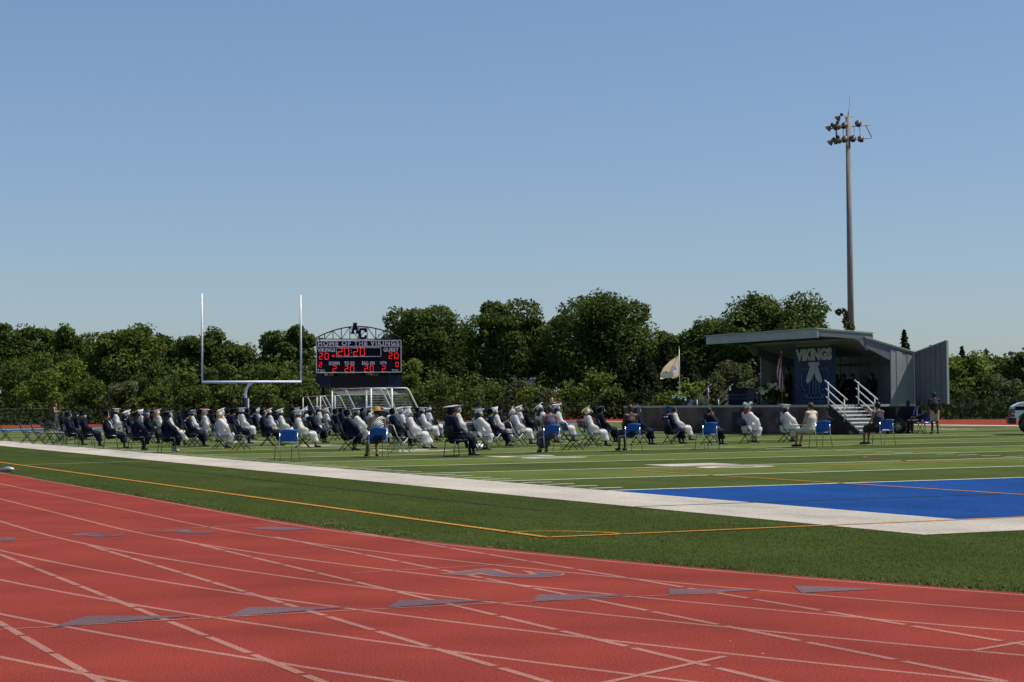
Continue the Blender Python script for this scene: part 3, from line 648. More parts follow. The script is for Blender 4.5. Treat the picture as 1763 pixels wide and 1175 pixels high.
# swung-out end wing
wing = link('wing_wall', None, None, st); P0 = Vector((XB+.05, YA-.05, 0)); P1 = Vector((*at(1628, 79.5), 0))
wall_rib(P0, P1, 1.25, 3.38, 1.22, 3.80, 12, m_panel, wing, .05)
d = (P1-P0).normalized(); n3 = Vector((d.y, -d.x, 0))*.1
sobj(MB().prism([P1+Vector((0, 0, 1.20)), P1+d*.06+Vector((0, 0, 1.20)), P1+d*.06+Vector((0, 0, 3.84)), P1+Vector((0, 0, 3.84))], -n3), 'wing_edge', m_panelL, wing)
sobj(MB().prism([P0+Vector((0, 0, 3.385)), P1+Vector((0, 0, 3.805)), P1+Vector((0, 0, 3.86)), P0+Vector((0, 0, 3.44))], -n3), 'wing_edge', m_panelL, wing)
# canopy: outer slab, fascia and lower roof
zc0, zc1 = 4.36, 4.28
roof = MB().prism([(30.1, YA, zc0-.04), (32.85, YA, 4.16), (32.85, YA, 4.22), (30.1, YA, zc0+.03)], (0, YB-YA, 0)); sobj(roof, 'canopy_skin', m_panelL)
sobj(MB().prism([(30.07, YA+.0, zc0+.0), (30.13, YA, zc0), (30.13, YA, zc0-.34), (30.07, YA, zc0-.34)], (0, YB-YA, 0)), 'canopy_fascia', m_panelL)
for y in (YA+.01, YB-.06): sobj(MB().prism([(30.14, y, zc0-.045), (32.84, y, 4.155), (32.84, y, 3.95), (30.14, y, zc0-.28)], (0, .05, 0)), 'canopy_end_beam', m_panel)
for y in np.arange(YA+1.3, YB-.5, 1.3): sobj(MB().prism([(30.14, y, zc0-.05), (32.84, y, 4.15), (32.84, y, 4.03), (30.14, y, zc0-.19)], (0, .06, 0)), 'canopy_joist', m_int)
sobj(MB().prism([(32.45, YA-.02, 3.98), (XB+.08, YA-.02, 3.33), (XB+.08, YA-.02, 3.40), (32.45, YA-.02, 4.05)], (0, YB-YA+.04, 0)), 'trailer_roof', m_panelL)
for y in (YA+.02, YB-.07): sobj(MB().prism([(32.5, y, 3.96), (XB+.04, y, 3.325), (XB-.0, y, 2.98), (33.9, y, 3.0), (32.9, y, 3.45), (32.5, y, 3.62)], (0, .05, 0)), 'gusset', m_panel)
for y in (YA+.08, YB-.13): sobj(MB().prism([(31.7, y, 4.05), (32.8, y, 3.96), (32.75, y, 3.55), (32.6, y, 3.5), (32.2, y, 3.9)], (0, .05, 0)), 'gusset', m_panelL)
sobj(MB().prism([(32.84, YA+.05, 4.0), (32.9, YA+.05, 4.0), (32.9, YA+.05, 4.15), (32.84, YA+.05, 4.15)], (0, YB-YA-.1, 0)), 'hinge_beam', m_int)
sobj(MB().box((34.6, YA+.2, 2.95), (34.7, 44.6, 3.03)), 'light_bar', m_int)
sobj(MB().prism([(30.0, YA-.03, zc0+.035), (32.9, YA-.03, 4.225), (32.9, YA-.03, 4.26), (30.0, YA-.03, zc0+.07)], (0, .05, 0)), 'roof_trim', m_edge)
sobj(MB().prism([(30.0, YA+.03, zc0+.035), (30.1, YA+.03, zc0+.035), (30.1, YA+.03, zc0+.07), (30.0, YA+.03, zc0+.07)], (0, YB-YA, 0)), 'roof_trim', m_edge)
sobj(MB().prism([(32.4, YA-.06, 4.055), (XB+.1, YA-.06, 3.405), (XB+.1, YA-.06, 3.44), (32.4, YA-.06, 4.09)], (0, .08, 0)), 'roof_trim', m_edge)
# trailer wheel with bright hub
wh = link('trailer_wheel', None, None, st)
TW = Matrix.Translation(Vector((33.3, 37.9, .33))) @ Matrix.Rotation(R(-62), 4, 'Z') @ Matrix.Rotation(R(90), 4, 'X')
sobj(MB().lathe([(.20, -.1), (.31, -.1), (.33, -.06), (.33, .06), (.31, .1), (.20, .1), (.19, .0)], 24, TW), 'tyre', m_blackmet, wh, True)
mb = MB().lathe([(.0, .06), (.05, .07), (.06, .05)], 10, TW)
for i in range(10): a = 2*math.pi*i/10; mb.cbox((.115*math.cos(a), .115*math.sin(a), .05), (.15, .035, .03), TW) if False else mb.add([TW @ Vector((.05*math.cos(a-.3), .05*math.sin(a-.3), .06)), TW @ Vector((.2*math.cos(a-.12), .2*math.sin(a-.12), .07)), TW @ Vector((.2*math.cos(a+.12), .2*math.sin(a+.12), .07)), TW @ Vector((.05*math.cos(a+.3), .05*math.sin(a+.3), .06))], [(0, 1, 2, 3)])
sobj(mb, 'hub', m_chrome, wh); sobj(MB().box((33.2, 37.95, .55), (34.2, 39.0, 1.1)), 'hitch_housing', m_doorway)

# banner hung inside
m_ban = mat('banner_navy', (.012, .030, .105), .6, (.010, .024, .085)); m_bwh = mat('banner_white', (.55, .57, .58), .7); m_bfa = mat('banner_faded', (.10, .16, .27), .7)
bx = 33.0; by0, by1 = 45.3, 42.0; bz0, bz1 = 1.25, 3.86
bt = thing('banner', 'navy school banner with white block lettering hung at the back of the stage', 'banner', (bx, (by0+by1)/2, 0), R(-90))
Wb = by0-by1
mb = MB(); n = 30; vs = []
for i in range(n+1):
    for j in range(13): u = i/n; v = j/12; vs.append((-Wb/2+u*Wb, .03*math.sin(u*17+v*2)*(1-v)*.6, bz0+(bz1-bz0)*v))
mb.add(vs, [(i*13+j, (i+1)*13+j, (i+1)*13+j+1, i*13+j+1) for i in range(n) for j in range(12)]); mb.obj('cloth', m_ban, bt, True)
def bpoly(name, pols, m, y=-.03):
    mb = MB()
    for p in pols: mb.prism([((u-.5)*Wb, y, bz0+v*(bz1-bz0)) for u, v in p], (0, .006, 0))
    return mb.obj(name, m, bt)
def btext(s, u0_, u1_, v0, v1, m, off): me = text_mesh(s, (u1_-u0_)*Wb, (v1-v0)*(bz1-bz0), .006, off); o = link('lettering', me, m, bt); o.rotation_euler = (R(90), 0, 0); o.location = (((u0_+u1_)/2-.5)*Wb, -.034, bz0+(v0+v1)/2*(bz1-bz0))
btext('VIKINGS', .06, .93, .735, .945, m_bwh, .07)
for i in range(7): bpoly('upper_lettering_foot', [[(.08+i*.117, .985), (.17+i*.117, .985), (.17+i*.117, 1.0), (.08+i*.117, 1.0)]], m_bwh)
EA = [(.37, .71), (.63, .71), (.63, .65), (.59, .65), (.70, .40), (.66, .35), (.57, .40), (.50, .53), (.43, .40), (.34, .35), (.30, .40), (.41, .65), (.37, .65)]
bpoly('emblem_letter', [EA], m_bwh, -.036)
def ring(pts, w_): return [[(a[0]-w_, a[1]-w_*1.2), (b_[0]-w_, b_[1]-w_*1.2), (b_[0]+w_, b_[1]+w_*1.2), (a[0]+w_, a[1]+w_*1.2)] for a, b_ in zip(pts[:-1], pts[1:])]
bpoly('emblem_outline', ring([(.37, .60), (.20, .60), (.14, .54), (.12, .28), (.19, .22)], .006)+ring([(.63, .60), (.82, .60), (.86, .55), (.86, .44), (.80, .43)], .006)+ring([(.20, .50), (.20, .32), (.26, .24), (.32, .24)], .012)+ring([(.80, .40), (.80, .32), (.74, .24), (.68, .24)], .012), m_bfa, -.033)
bpoly('emblem_pillars', [[(.36, .12), (.40, .12), (.41, .42), (.37, .40)], [(.45, .12), (.49, .12), (.49, .50), (.45, .47)], [(.52, .12), (.56, .12), (.56, .46), (.52, .50)], [(.60, .12), (.64, .12), (.63, .38), (.59, .42)],
        [(.22, .17), (.78, .17), (.70, .09), (.30, .09)], [(.2, .04), (.8, .04), (.8, .055), (.2, .055)]], m_bfa, -.031)
mb = MB().tube([(-Wb/2-.1, 0, bz1+.02), (Wb/2+.1, 0, bz1+.02)], .025, 6); mb.obj('hanging_rod', m_steel, bt)

# stairs
def stairs(name, label, x0, x1, ytop, ybot, n, m):
    t = thing(name, label, 'stairs', ((x0+x1)/2, ytop, 0)); cx = (x0+x1)/2; s = 1 if ybot > ytop else -1; Lr = abs(ybot-ytop); hw = (x1-x0)/2
    for i in range(n):
        z = ZF*(n-i)/(n+1)+.05; y = s*Lr*(i+.15)/n
        MB().box((-hw+.03, min(y, y+s*Lr/n*1.08), z-.05-.004*i*0), (hw-.03, max(y, y+s*Lr/n*1.08), z)).obj('tread', m, t)
        MB().box((-hw+.05, min(y+s*.02, y+s*.05), z-ZF/(n+1)+.01), (hw-.05, max(y+s*.02, y+s*.05), z-.055)).obj('riser', m, t)
    for x in (-hw, hw-.03):
        MB().prism([(x, 0, ZF+.0), (x, s*.12, ZF), (x, s*Lr*1.02, .14), (x, s*Lr*1.02, 0), (x, s*Lr*.93, 0), (x, 0, ZF-.42)], (.03, 0, 0)).obj('stringer', m_doorway if m is m_alu else m_galv, t)  # dark colour on the aluminium stairs paints in shade on their sides
    for x in (-hw+.0, hw-.0):
        slope = -ZF/Lr
        for zo in (.96, .62, .28):
            ya = -s*.12 if zo < .9 else -s*.2; MB().tube([(x, ya, ZF+zo-slope*.15*0+.06), (x, s*Lr*.66, ZF+zo+slope*Lr*.62)], .028 if zo > .9 else .024, 8).obj('handrail', m, t, True)
        for yy, zb in ((0.05, ZF-.15), (s*Lr*.56, ZF+slope*Lr*.56-.02)):
            yy_ = yy if yy == .05 else yy; MB().tube([(x, s*abs(yy_), zb), (x, s*abs(yy_), ZF+.96+slope*abs(yy_)+.02)], .026, 8).obj('rail_post', m, t, True)
    return t
stairs('stage_stairs', 'aluminium stairs with double handrails at the right end of the stage', X0, 32.0, YA-.06, 36.8, 7, m_alu)
stairs('stage_stairs', 'grey stairs with handrails descending behind the left end of the stage deck', 34.0, 35.25, 54.6, 56.7, 7, m_galv)

# navy draped table with printed band
def hexa(mb, x, z, y, r): mb.add([(x+r*math.cos(a), y, z+r*math.sin(a)) for a in np.linspace(0, 2*math.pi, 7)[:-1]], [tuple(range(6))])
tx, ty = at(1277, 90.5)
t = thing('draped_table', 'table under a navy cloth with a blue printed band, left on the stage deck', 'table', (tx, ty, ZF), R(-80))
MB().box((-.66, -.3, 0), (.66, .35, .70)).obj('cloth', m_navy, t); MB().box((-.60, -.15, .70), (.55, .3, .80)).obj('folded_cloth', m_navy, t)
mb = MB().box((-.66, -.305, .46), (.66, -.301, .50)).box((-.66, -.305, .37), (.66, -.301, .385)).box((-.66, -.305, .28), (-.1, -.301, .31)).box((.1, -.305, .28), (.66, -.301, .31))
mb.prism([(-.06, -.307, .24), (0, -.307, .36), (.06, -.307, .24), (0, -.307, .29)], (0, .003, 0)); mb.obj('printed_band', m_badge, t)
# lectern
tx, ty = at(1337, 88.5)
t = thing('lectern', 'wooden lectern with slanted top behind the flowers on the stage', 'lectern', (tx, ty, ZF), R(-75))
m_wood = mat('wood_orange', (.26, .10, .035), .5, (.18, .065, .02), 3, stretch=(1, 1, 6))
MB().box((-.3, -.2, 0), (.3, .2, .95)).obj('body', m_wood, t); MB().prism([(-.36, -.28, .97), (-.36, .26, 1.16), (-.36, .26, 1.20), (-.36, -.28, 1.01)], (.72, 0, 0)).obj('top', m_wood, t)
# flowers
m_petal = mat('petal_white', (.75, .78, .7), .6); m_pet2 = mat('petal_yellow_green', (.45, .5, .12), .6)
def flowers(px, dep, z0, w_, h_, label, blooms, leafn=260):
    x, y = at(px, dep); t = thing('flower_arrangement', label, 'flowers', (x, y, z0), R(-24))
    MB().lathe([(.13, 0), (.2, .02), (.24, .42), (.22, .42), (.18, .05)], 14).obj('vase', mat('vase', (.05, .06, .03), .4), t, True)
    leaves('foliage', [((0, 0, .42+h_*.35), (w_/2, w_/2*.8, h_*.45), leafn), ((0, 0, .4), (w_*.35, w_*.3, .25), leafn//2)], LEAF[1], t, .13, 11)
    for i, (u, v, r) in enumerate(blooms):
        mb = MB(); 
        for k in range(5):
            a = 2*math.pi*k/5; T = Matrix.Translation(Vector((u*w_/2, -w_*.42, .4+v*h_))) @ Matrix.Rotation(a, 4, 'Y')
            mb.add([T @ Vector(p) for p in [(0, 0, 0), (-r*.35, -.02, r*.6), (0, -.05, r), (r*.35, -.02, r*.6)]], [(0, 1, 2, 3)])
        mb.obj('bloom', m_petal if i % 3 else m_pet2, t)
    return t
flowers(1328, 86, ZF, 1.3, .75, 'large arrangement of white lilies and greenery before the lectern', [(-.9, .42, .16), (-.75, .25, .12), (-.8, .2, .12), (-.35, .72, .13), (-.15, .62, .12), (.1, .7, .1), (-.3, .5, .1), (.35, .55, .1), (.5, .35, .09), (.85, .05, .1), (-.5, .3, .09), (.2, .45, .08), (-.55, -.1, .07), (.6, .5, .1)], 420)
flowers(1168, 93, .95, 1.0, .6, 'loose white flower arrangement at the far left corner of the stage below the cream flag', [(-.3, .7, .13), (-.6, .5, .1), (0, .85, .1), (.3, .55, .1), (.1, .4, .08), (.6, .35, .12), (.7, .15, .1), (-.1, .5, .09)], 240)

# flags
def flag_us(px, dep):
    x, y = at(px, dep); t = thing('flag', 'furled American flag on a stand at the front of the stage', 'flag', (x, y, ZF), R(-24))
    H = hz(px, 608, dep)-ZF
    MB().tube([(0, 0, 0), (0, 0, H)], .017, 8).obj('pole', m_gold, t, True); MB().lathe([(0, H-.02), (.035, H+.01), (.03, H+.06), (0, H+.12)], 8).obj('finial', m_chrome, t, True)
    MB().lathe([(.17, 0), (.17, .03), (.05, .08), (.03, .2), (0, .2)], 14).obj('stand', m_chrome, t, True)
    ft_, fb = H-.06, H-1.72; n = 26; mats = [m_red, m_letter, m_navy, m_orange, m_petal]
    mb = MB(); ns = 52; rings_ = []
    for j in range(n+1):
        v = j/n; wd = .03+.09*min(1, v*2.2)+.012*math.sin(v*5); ox = -.05-.07*math.sin(v*math.pi*.9)+.10*v*v; rings_.append([(ox+wd*(math.cos(2*math.pi*k/ns)), .5*wd*math.sin(2*math.pi*k/ns)*(1+.35*math.sin(5*2*math.pi*k/ns+v*3)), ft_+(fb-ft_)*v) for k in range(ns)])
    for j in range(n):
        for k in range(ns):
            s_ = math.sin((2*math.pi*k/ns)*5+j*.5); u = k/ns
            mb.mi = 3 if j > n-3 else (2 if (j < n*.36 and (k+j) % ns < ns*.55) or (j < 3) else (0 if s_ > 0 else 1))
            if mb.mi == 2 and (j*7+k*5) % 23 < 3: mb.mi = 1
            mb.add([rings_[j][k], rings_[j][(k+1) % ns], rings_[j+1][(k+1) % ns], rings_[j+1][k]], [(0, 1, 2, 3)])
    mb.obj('cloth', mats, t)
flag_us(1345.5, 84.5)
def flag_nj():
    dep = 96.; x, y = at(1169, dep); t = thing('flag', 'cream state flag with gold fringe blowing left of the stage', 'flag', (x, y, 0), -math.atan2(x-CAM.x, y-CAM.y)); k = dep/FPX
    H = hz(1169, 601, dep)
    MB().tube([(0, 0, .3), (0, 0, H)], .02, 8).obj('pole', m_galv, t, True); MB().lathe([(0, H), (.04, H+.03), (0, H+.14)], 8).obj('finial', m_chrome, t, True); MB().lathe([(.2, 0), (.2, .04), (.04, .1), (.03, .35)], 12).obj('stand', m_blackmet, t, True)
    m_fl = mat('flag_cream', (.88, .82, .64), .7, (.82, .76, .58), trans=.55); m_fr = mat('flag_fringe', (.50, .27, .06), .7, trans=.2)
    def FPt(px, py, yy): return ((px-1169)*k, yy-(1169-px)*k*.9, hz(1169, py, dep))
    nu, nv = 22, 18; TP = [(1169.0, 612.5), (1154, 622), (1142, 634), (1136.3, 646)]; BT = [(1168.0, 647.5), (1158, 650.5), (1146, 651.5), (1136.5, 653.5)]
    def li(P, u): u = min(u*3, 2.9999); i = int(u); f = u-i; return (P[i][0]*(1-f)+P[i+1][0]*f, P[i][1]*(1-f)+P[i+1][1]*f)
    vs = []
    for i in range(nu+1):
        for j in range(nv+1): u = i/nu; v = j/nv; a = li(TP, u); b_ = li(BT, u); vs.append(FPt(a[0]*(1-v)+b_[0]*v, a[1]*(1-v)+b_[1]*v, .16*math.sin(u*7+v*4)*u))
    MB().add(vs, [(i*(nv+1)+j, (i+1)*(nv+1)+j, (i+1)*(nv+1)+j+1, i*(nv+1)+j+1) for i in range(nu) for j in range(nv)]).obj('cloth', m_fl, t, True)
    mb = MB()
    def rib(P, w_=.03, yy=-.19):
        q = [Vector(FPt(a, b_, yy)) for a, b_ in P]
        for a, b_ in zip(q[:-1], q[1:]): e_ = (b_-a).normalized(); n_ = Vector((-e_.z, 0, e_.x))*w_; mb.prism([a-n_, b_-n_, b_+n_, a+n_], (0, .01, 0))
    rib([(1165.5, 616), (1162, 623), (1157, 631), (1152.5, 640), (1149.5, 641.7), (1146, 640), (1142, 640), (1137, 644)], .028); rib([(1156, 651.4), (1162, 650), (1168, 646.5)], .05); rib([(1169, 612.5), (1154, 622), (1142, 634), (1136.3, 646)], .015)
    mb.obj('fringe', m_fr, t)
    # folded-over corner of the cloth
    mb = MB(); mb.prism([FPt(*p, -.17) for p in [(1168, 613.5), (1155, 622.5), (1143, 634), (1137, 644), (1142, 639.8), (1146, 640), (1149.5, 641.5), (1152.5, 639.5), (1157, 630.5), (1162, 622.5)]], (0, .01, 0)); mb.obj('folded_corner', m_fl, t)
    m_emb = mat('emblem_blue', (.10, .16, .5), .7, (.4, .35, .3), 14)
    mb = MB(); mb.prism([FPt(*p, -.185) for p in [(1154, 639), (1156, 633), (1159, 630), (1162, 631), (1165, 636), (1163.5, 637.5), (1160, 638), (1157, 641)]], (0, .008, 0)); mb.obj('emblem', m_emb, t)
    mb = MB(); mb.prism([FPt(*p, -.187) for p in [(1160, 629.5), (1163, 627), (1164, 629), (1161.5, 631)]], (0, .008, 0)); mb.obj('emblem_crest', m_yell, t)
flag_nj()

# ================================================================== TREES
def tree(px, top, wpx, depth, leafm, label, name='tree', n=5200, base=.25, lsize=.42, seed=1, lumps=14, limbs=5, cat='tree', squash=1.0, group='trees beyond the fence'):
    """crown wpx photo-pixels wide whose top reaches row `top`; base = share of the height that is bare trunk"""
    rn = random.Random(seed); x, y = at(px, depth); H = hz(px, top, depth); Wd = wpx*depth/FPX
    t = thing(name, label, cat, (x, y, 0), rn.uniform(0, 0), group)
    zb = H*base; cz = (H+zb)/2; rz_ = (H-zb)/2; bl = [((0, 0, cz), (Wd*.27, Wd*.27, rz_*.72), n//6)]; cs = []
    for i in range(lumps):
        a = 2*math.pi*(i*.618+rn.uniform(0, .15)); v = -0.75+1.6*((i+.5)/lumps); v = max(-.9, min(.86, v+rn.uniform(-.12, .12)))
        rr_ = math.sqrt(max(0, 1-v*v*.85))*rn.uniform(.55, .80); c = (Wd/2*rr_*math.cos(a), Wd/2*.8*rr_*math.sin(a), cz+rz_*v*.82*squash)
        s = rn.uniform(.13, .30)*Wd*(.85 if v > .4 else 1); s = min(s, rz_*.8); top_ = H-c[2]; sz = min(s*rn.uniform(.6, .85), max(.5, top_)) if v > 0 else s*.7
        bl.append((c, (s, s*.9, sz), int(n/lumps*.9))); cs.append(c)
    # small outer tufts that roughen the outline
    for i in range(int(lumps*4)):
        c = rn.choice(bl[1:1+lumps]); d = Vector((rn.uniform(-1, 1), rn.uniform(-1, .4), rn.uniform(-.3, 1.1))).normalized()
        p = tuple(c[0][k]+d[k]*c[1][k]*.95 for k in range(3)); s = rn.uniform(.3, 1.0); bl.append((p, (s, s, s*.8), int(18*(.42/lsize)**2)))
    leaves('crown', bl, leafm, t, lsize, seed)
    tw = max(.12, H*.022)
    MB().tube([(0, 0, -.1), (.1, 0, zb*.6), (-.1, .1, zb+rz_*.4), (0, 0, H*.8)], [tw*1.2, tw, tw*.6, .05], 8).obj('trunk', m_bark, t, True)
    for i in range(limbs):
        c = cs[(i*3+1) % len(cs)]; z0 = zb*rn.uniform(.45, .9)
        MB().tube([(0, 0, z0), (c[0]*.35, c[1]*.35, z0+(c[2]-z0)*.45), c], [tw*.55, tw*.38, .03], 6).obj('limb', m_bark, t, True)
    return t
T_ = [ # px, top, width, depth, leaf, n, base, seed, lumps, label
 (25, 543, 95, 215, 1, 4200, .1, 2, 12, 'dark broad tree at the far left edge of the tree line'),
 (78, 550, 50, 210, 1, 2200, .2, 3, 8, 'small dark tree between the far left tree and the long hedge-like group'),
 (125, 555, 110, 200, 0, 4600, .1, 4, 12, 'rounded green tree second from the left, even with the bright tree'),
 (215, 549, 125, 190, 0, 6200, .05, 5, 16, 'large fresh green tree left of the goal post with pointed leafy top'),
 (282, 563, 80, 205, 1, 3200, .1, 6, 10, 'dull green tree between the pointed fresh one and the left upright'),
 (345, 559, 100, 200, 1, 4400, .1, 7, 12, 'dark green tree standing right behind the left upright'),
 (402, 578, 76, 200, 1, 3000, .1, 8, 10, 'sloping dark tree ending at the gap of sky between the uprights'),
 (497, 549, 106, 195, 1, 5600, .08, 9, 14, 'round dense tree between the sky gap and the scoreboard'),
 (728, 514, 165, 205, 1, 8600, .14, 10, 17, 'tall spreading tree with dark crown just right of the scoreboard'),
 (874, 508, 140, 200, 1, 7600, .20, 11, 15, 'tall tree with visible trunk in the middle of the tree line'),
 (1035, 498, 205, 200, 1, 11500, .12, 12, 22, 'widest and tallest tree with broad domed crown in the tree line'),
 (945, 548, 80, 215, 1, 3000, .15, 13, 8, 'narrow tree filling the gap left of the broadest domed crown'),
 (1150, 556, 80, 195, 0, 3600, .1, 14, 10, 'lighter green tree rising behind the cream flag'),
 (1218, 534, 120, 195, 1, 5200, .1, 15, 13, 'mid-height dark tree behind the left tip of the stage canopy'),
 (1338, 493, 190, 190, 1, 10500, .1, 16, 20, 'high round tree directly above the stage canopy'),
 (1395, 545, 60, 188, 0, 1900, .2, 17, 8, 'lower branching tree at the right shoulder of the round canopy tree'),
 (800, 560, 90, 218, 1, 3400, .2, 41, 10, 'tree filling the gap between the two tall trees right of the scoreboard'),
 (600, 598, 90, 200, 1, 3200, .05, 42, 10, 'dark tree hidden behind the left half of the scoreboard'),
 (668, 590, 90, 206, 0, 3200, .05, 43, 10, 'green tree behind the right end of the scoreboard truss'),
 (560, 600, 70, 206, 0, 2600, .05, 44, 10, 'green tree right behind the left scoreboard border'),
 (1130, 590, 90, 210, 1, 3200, .05, 45, 10, 'dark tree in the dip right of the widest domed tree'),
 (450, 612, 90, 215, 1, 2400, .05, 46, 10, 'low dark tree at the gap of sky between the uprights'),
 (1280, 570, 90, 205, 1, 3200, .05, 47, 10, 'dark tree low behind the canopy fascia'),
 (1585, 592, 55, 185, 1, 1500, .2, 19, 8, 'small dark tree peeking between stage roof and wing'),
 (1662, 607, 78, 160, 2, 3600, .05, 20, 11, 'bright green tree immediately right of the stage wing'),
 (1720, 612, 72, 165, 1, 3300, .05, 21, 10, 'dull green tree near the right edge of the photo'),
 (1756, 597, 56, 150, 0, 2600, .1, 22, 9, 'tree cut by the right edge above the white pickup'),
 (1690, 620, 60, 178, 3, 2200, .1, 23, 9, 'olive tree between the two rightmost green trees'),
]
for px, top, wd, dp, lf, n, ba, sd_, lu, lab in T_:
    tree(px, top, wd, dp, LEAF[lf], lab, n=int(n*2.3), base=ba, seed=sd_, lumps=lu+6, limbs=7 if ba > .25 else 3, lsize=.34)
# conifers: a spire of tiers
def conifer(px, top, wpx, depth, label, seed, n=1500, leafm=None):
    rn = random.Random(seed); x, y = at(px, depth); H = hz(px, top, depth); Wd = wpx*depth/FPX; t = thing('conifer', label, 'conifer', (x, y, 0), 0, 'conifers in the tree line'); bl = []
    k = 15
    for i in range(k):
        v = i/(k-1); r = Wd/2*(1-v)**.8+.12; z = .6+(H-.8)*v
        for j in range(5): a = 6.28*(j/5+i*.17); bl.append(((r*.55*math.cos(a), r*.55*math.sin(a), z), (r*.55, r*.55, .35+.3*(1-v)), int(n/k/5*(1.3-v))))
    bl.append(((0, 0, H-.3), (.12, .12, .6), 30)); leaves('crown', bl, leafm or LEAF[4], t, .34, seed); MB().tube([(0, 0, 0), (0, 0, H*.95)], [.2, .03], 6).obj('trunk', m_bark, t)
conifer(1557, 573, 44, 178, 'slender dark conifer standing above the sloping trailer roof', 31, 2600)
conifer(1656, 600, 30, 172, 'small pointed conifer behind the bright tree right of the wing', 32, 1200)
conifer(1697, 608, 28, 172, 'pointed conifer rising between the rightmost trees', 33, 1200)
conifer(1108, 600, 90, 176, 'broad dark evergreen left of the cream flag', 34, 6500)
conifer(1062, 606, 84, 178, 'broad dark evergreen below the widest domed tree', 35, 5500)
conifer(1148, 588, 80, 182, 'dark evergreen directly behind the cream flag', 36, 5000)
conifer(1185, 610, 76, 176, 'dark evergreen behind the rear stage stairs', 37, 4500)
# shrubs in front of the trees
def shrub(px, top, wpx, depth, lf, label, seed, n=1700):
    rn = random.Random(seed); x, y = at(px, depth); H = hz(px, top, depth); Wd = wpx*depth/FPX; t = thing('shrub', label, 'shrub', (x, y, 0), 0, 'shrubs in front of the tree line'); bl = []
    for i in range(9):
        a = 6.28*i*.618; v = (i+.5)/9; r = Wd/2*(.75 if v < .6 else .45)*rn.uniform(.6, 1); s = Wd*rn.uniform(.17, .27); z = H*(.15+.68*v*rn.uniform(.8, 1)); z = min(z, H-s*.6)
        bl.append(((r*math.cos(a), r*.7*math.sin(a), max(.5, z)), (s, s, min(s*.8, max(.4, H-z))), n//10))
    for i in range(14): c = rn.choice(bl[:9]); bl.append(((c[0][0]+rn.uniform(-1, 1)*c[1][0], c[0][1]-c[1][1]*.6, c[0][2]+rn.uniform(0, 1)*c[1][2]), (.5, .5, .45), 16))
    leaves('foliage', bl, LEAF[lf], t, .27, seed)
    for k in range(3): MB().tube([(rn.uniform(-.3, .3), 0, 0), (rn.uniform(-.6, .6), 0, H*.5)], [.08, .03], 5).obj('stem', m_bark, t)
words = {0: 'mid green', 1: 'dark green', 2: 'bright green', 3: 'grey-olive', 4: 'blackish evergreen'}
S_ = [(10, 608, 90, 170, 0, 'at the left edge of the photo'), (55, 588, 90, 178, 0, 'below the far left dark tree'), (75, 622, 80, 166, 2, 'behind the empty chairs at far left'), (115, 600, 80, 176, 2, 'with bare twigs above the standing woman'),
      (150, 640, 84, 160, 0, 'right behind the standing woman in olive'), (208, 650, 76, 158, 3, 'under the pointed fresh green tree'), (255, 612, 80, 172, 0, 'between the pointed tree and the left upright'), (265, 655, 70, 158, 0, 'over the first white gowns'),
      (310, 630, 84, 165, 0, 'just left of the left upright'), (330, 660, 70, 157, 1, 'under the left end of the crossbar'), (375, 615, 74, 170, 1, 'in the left half of the goal opening'), (392, 655, 70, 158, 0, 'next to the navy post padding'),
      (440, 618, 84, 170, 0, 'under the sky gap between the uprights'), (455, 655, 72, 158, 0, 'right of the navy post padding'), (505, 630, 80, 168, 0, 'behind the right upright'), (520, 662, 66, 160, 1, 'behind the small rusty goals'),
      (570, 660, 80, 174, 1, 'below the left scoreboard panel'), (640, 662, 80, 178, 1, 'below the middle of the scoreboard'), (705, 600, 62, 181, 2, 'peeking out beside the scoreboard right edge'), (712, 662, 74, 168, 0, 'behind the slanted goal stay'),
      (760, 645, 80, 168, 0, 'right of the netted goals'), (800, 668, 76, 158, 1, 'behind the black armchair'), (838, 655, 78, 168, 0, 'under the middle tall tree'), (888, 650, 70, 166, 3, 'left of the pale house'), (905, 668, 60, 160, 2, 'in front of the pale house'),
      (925, 668, 74, 160, 3, 'before the pale house wall'), (975, 662, 70, 164, 0, 'behind the two standing women'), (1028, 625, 62, 162, 2, 'light clump below the domed tree'), (1050, 668, 66, 156, 1, 'behind the bare-backed woman'),
      (1100, 668, 70, 156, 4, 'behind the blue cap at the skirt'), (1145, 672, 60, 150, 0, 'at the foot of the cream flag'), (1190, 650, 62, 150, 2, 'behind the white flowers at the stage corner'), (1222, 640, 60, 152, 3, 'between the two rear handrails'),
      (1262, 605, 90, 160, 3, 'tall one under the left end of the canopy'), (1290, 640, 60, 150, 3, 'beside the light end wall'), (1640, 650, 74, 150, 1, 'at the free edge of the stage wing'), (1685, 640, 70, 148, 0, 'behind the far track at right'),
      (1735, 645, 76, 146, 3, 'behind the nose of the white pickup'), (1655, 690, 60, 138, 3, 'low pale one near the fence right of the wing'), (1705, 692, 60, 136, 1, 'low one near the fence left of the pickup'), (1600, 660, 90, 150, 1, 'hidden mostly by the stage wing')]
for i, (px, top, wd, dp, lf, lab) in enumerate(S_): shrub(px, top, wd, dp, lf, words[lf]+' shrub '+lab, 100+i, 3200)
# far understorey mass that closes the wood behind
bl = []; g = random.Random(8)
for i in range(150):
    px = -120+i*13.2
    if 846 < px < 940: continue
    dp = g.uniform(186, 236); x, y = at(px, dp); hh = hz(px, g.uniform(640, 668), dp) if 640 < px < 1010 else hz(px, g.uniform(612, 650), dp)
    hh = min(hh, 7); bl.append(((x, y, hh*.5), (2.6, 2.2, hh*.56), 190))
o = leaves('far_wood', bl, LEAF[1], None, .5, 77, kind='stuff'); o['label'] = 'dark understorey of the wood seen between and behind the separate trees'; o['category'] = 'wood'
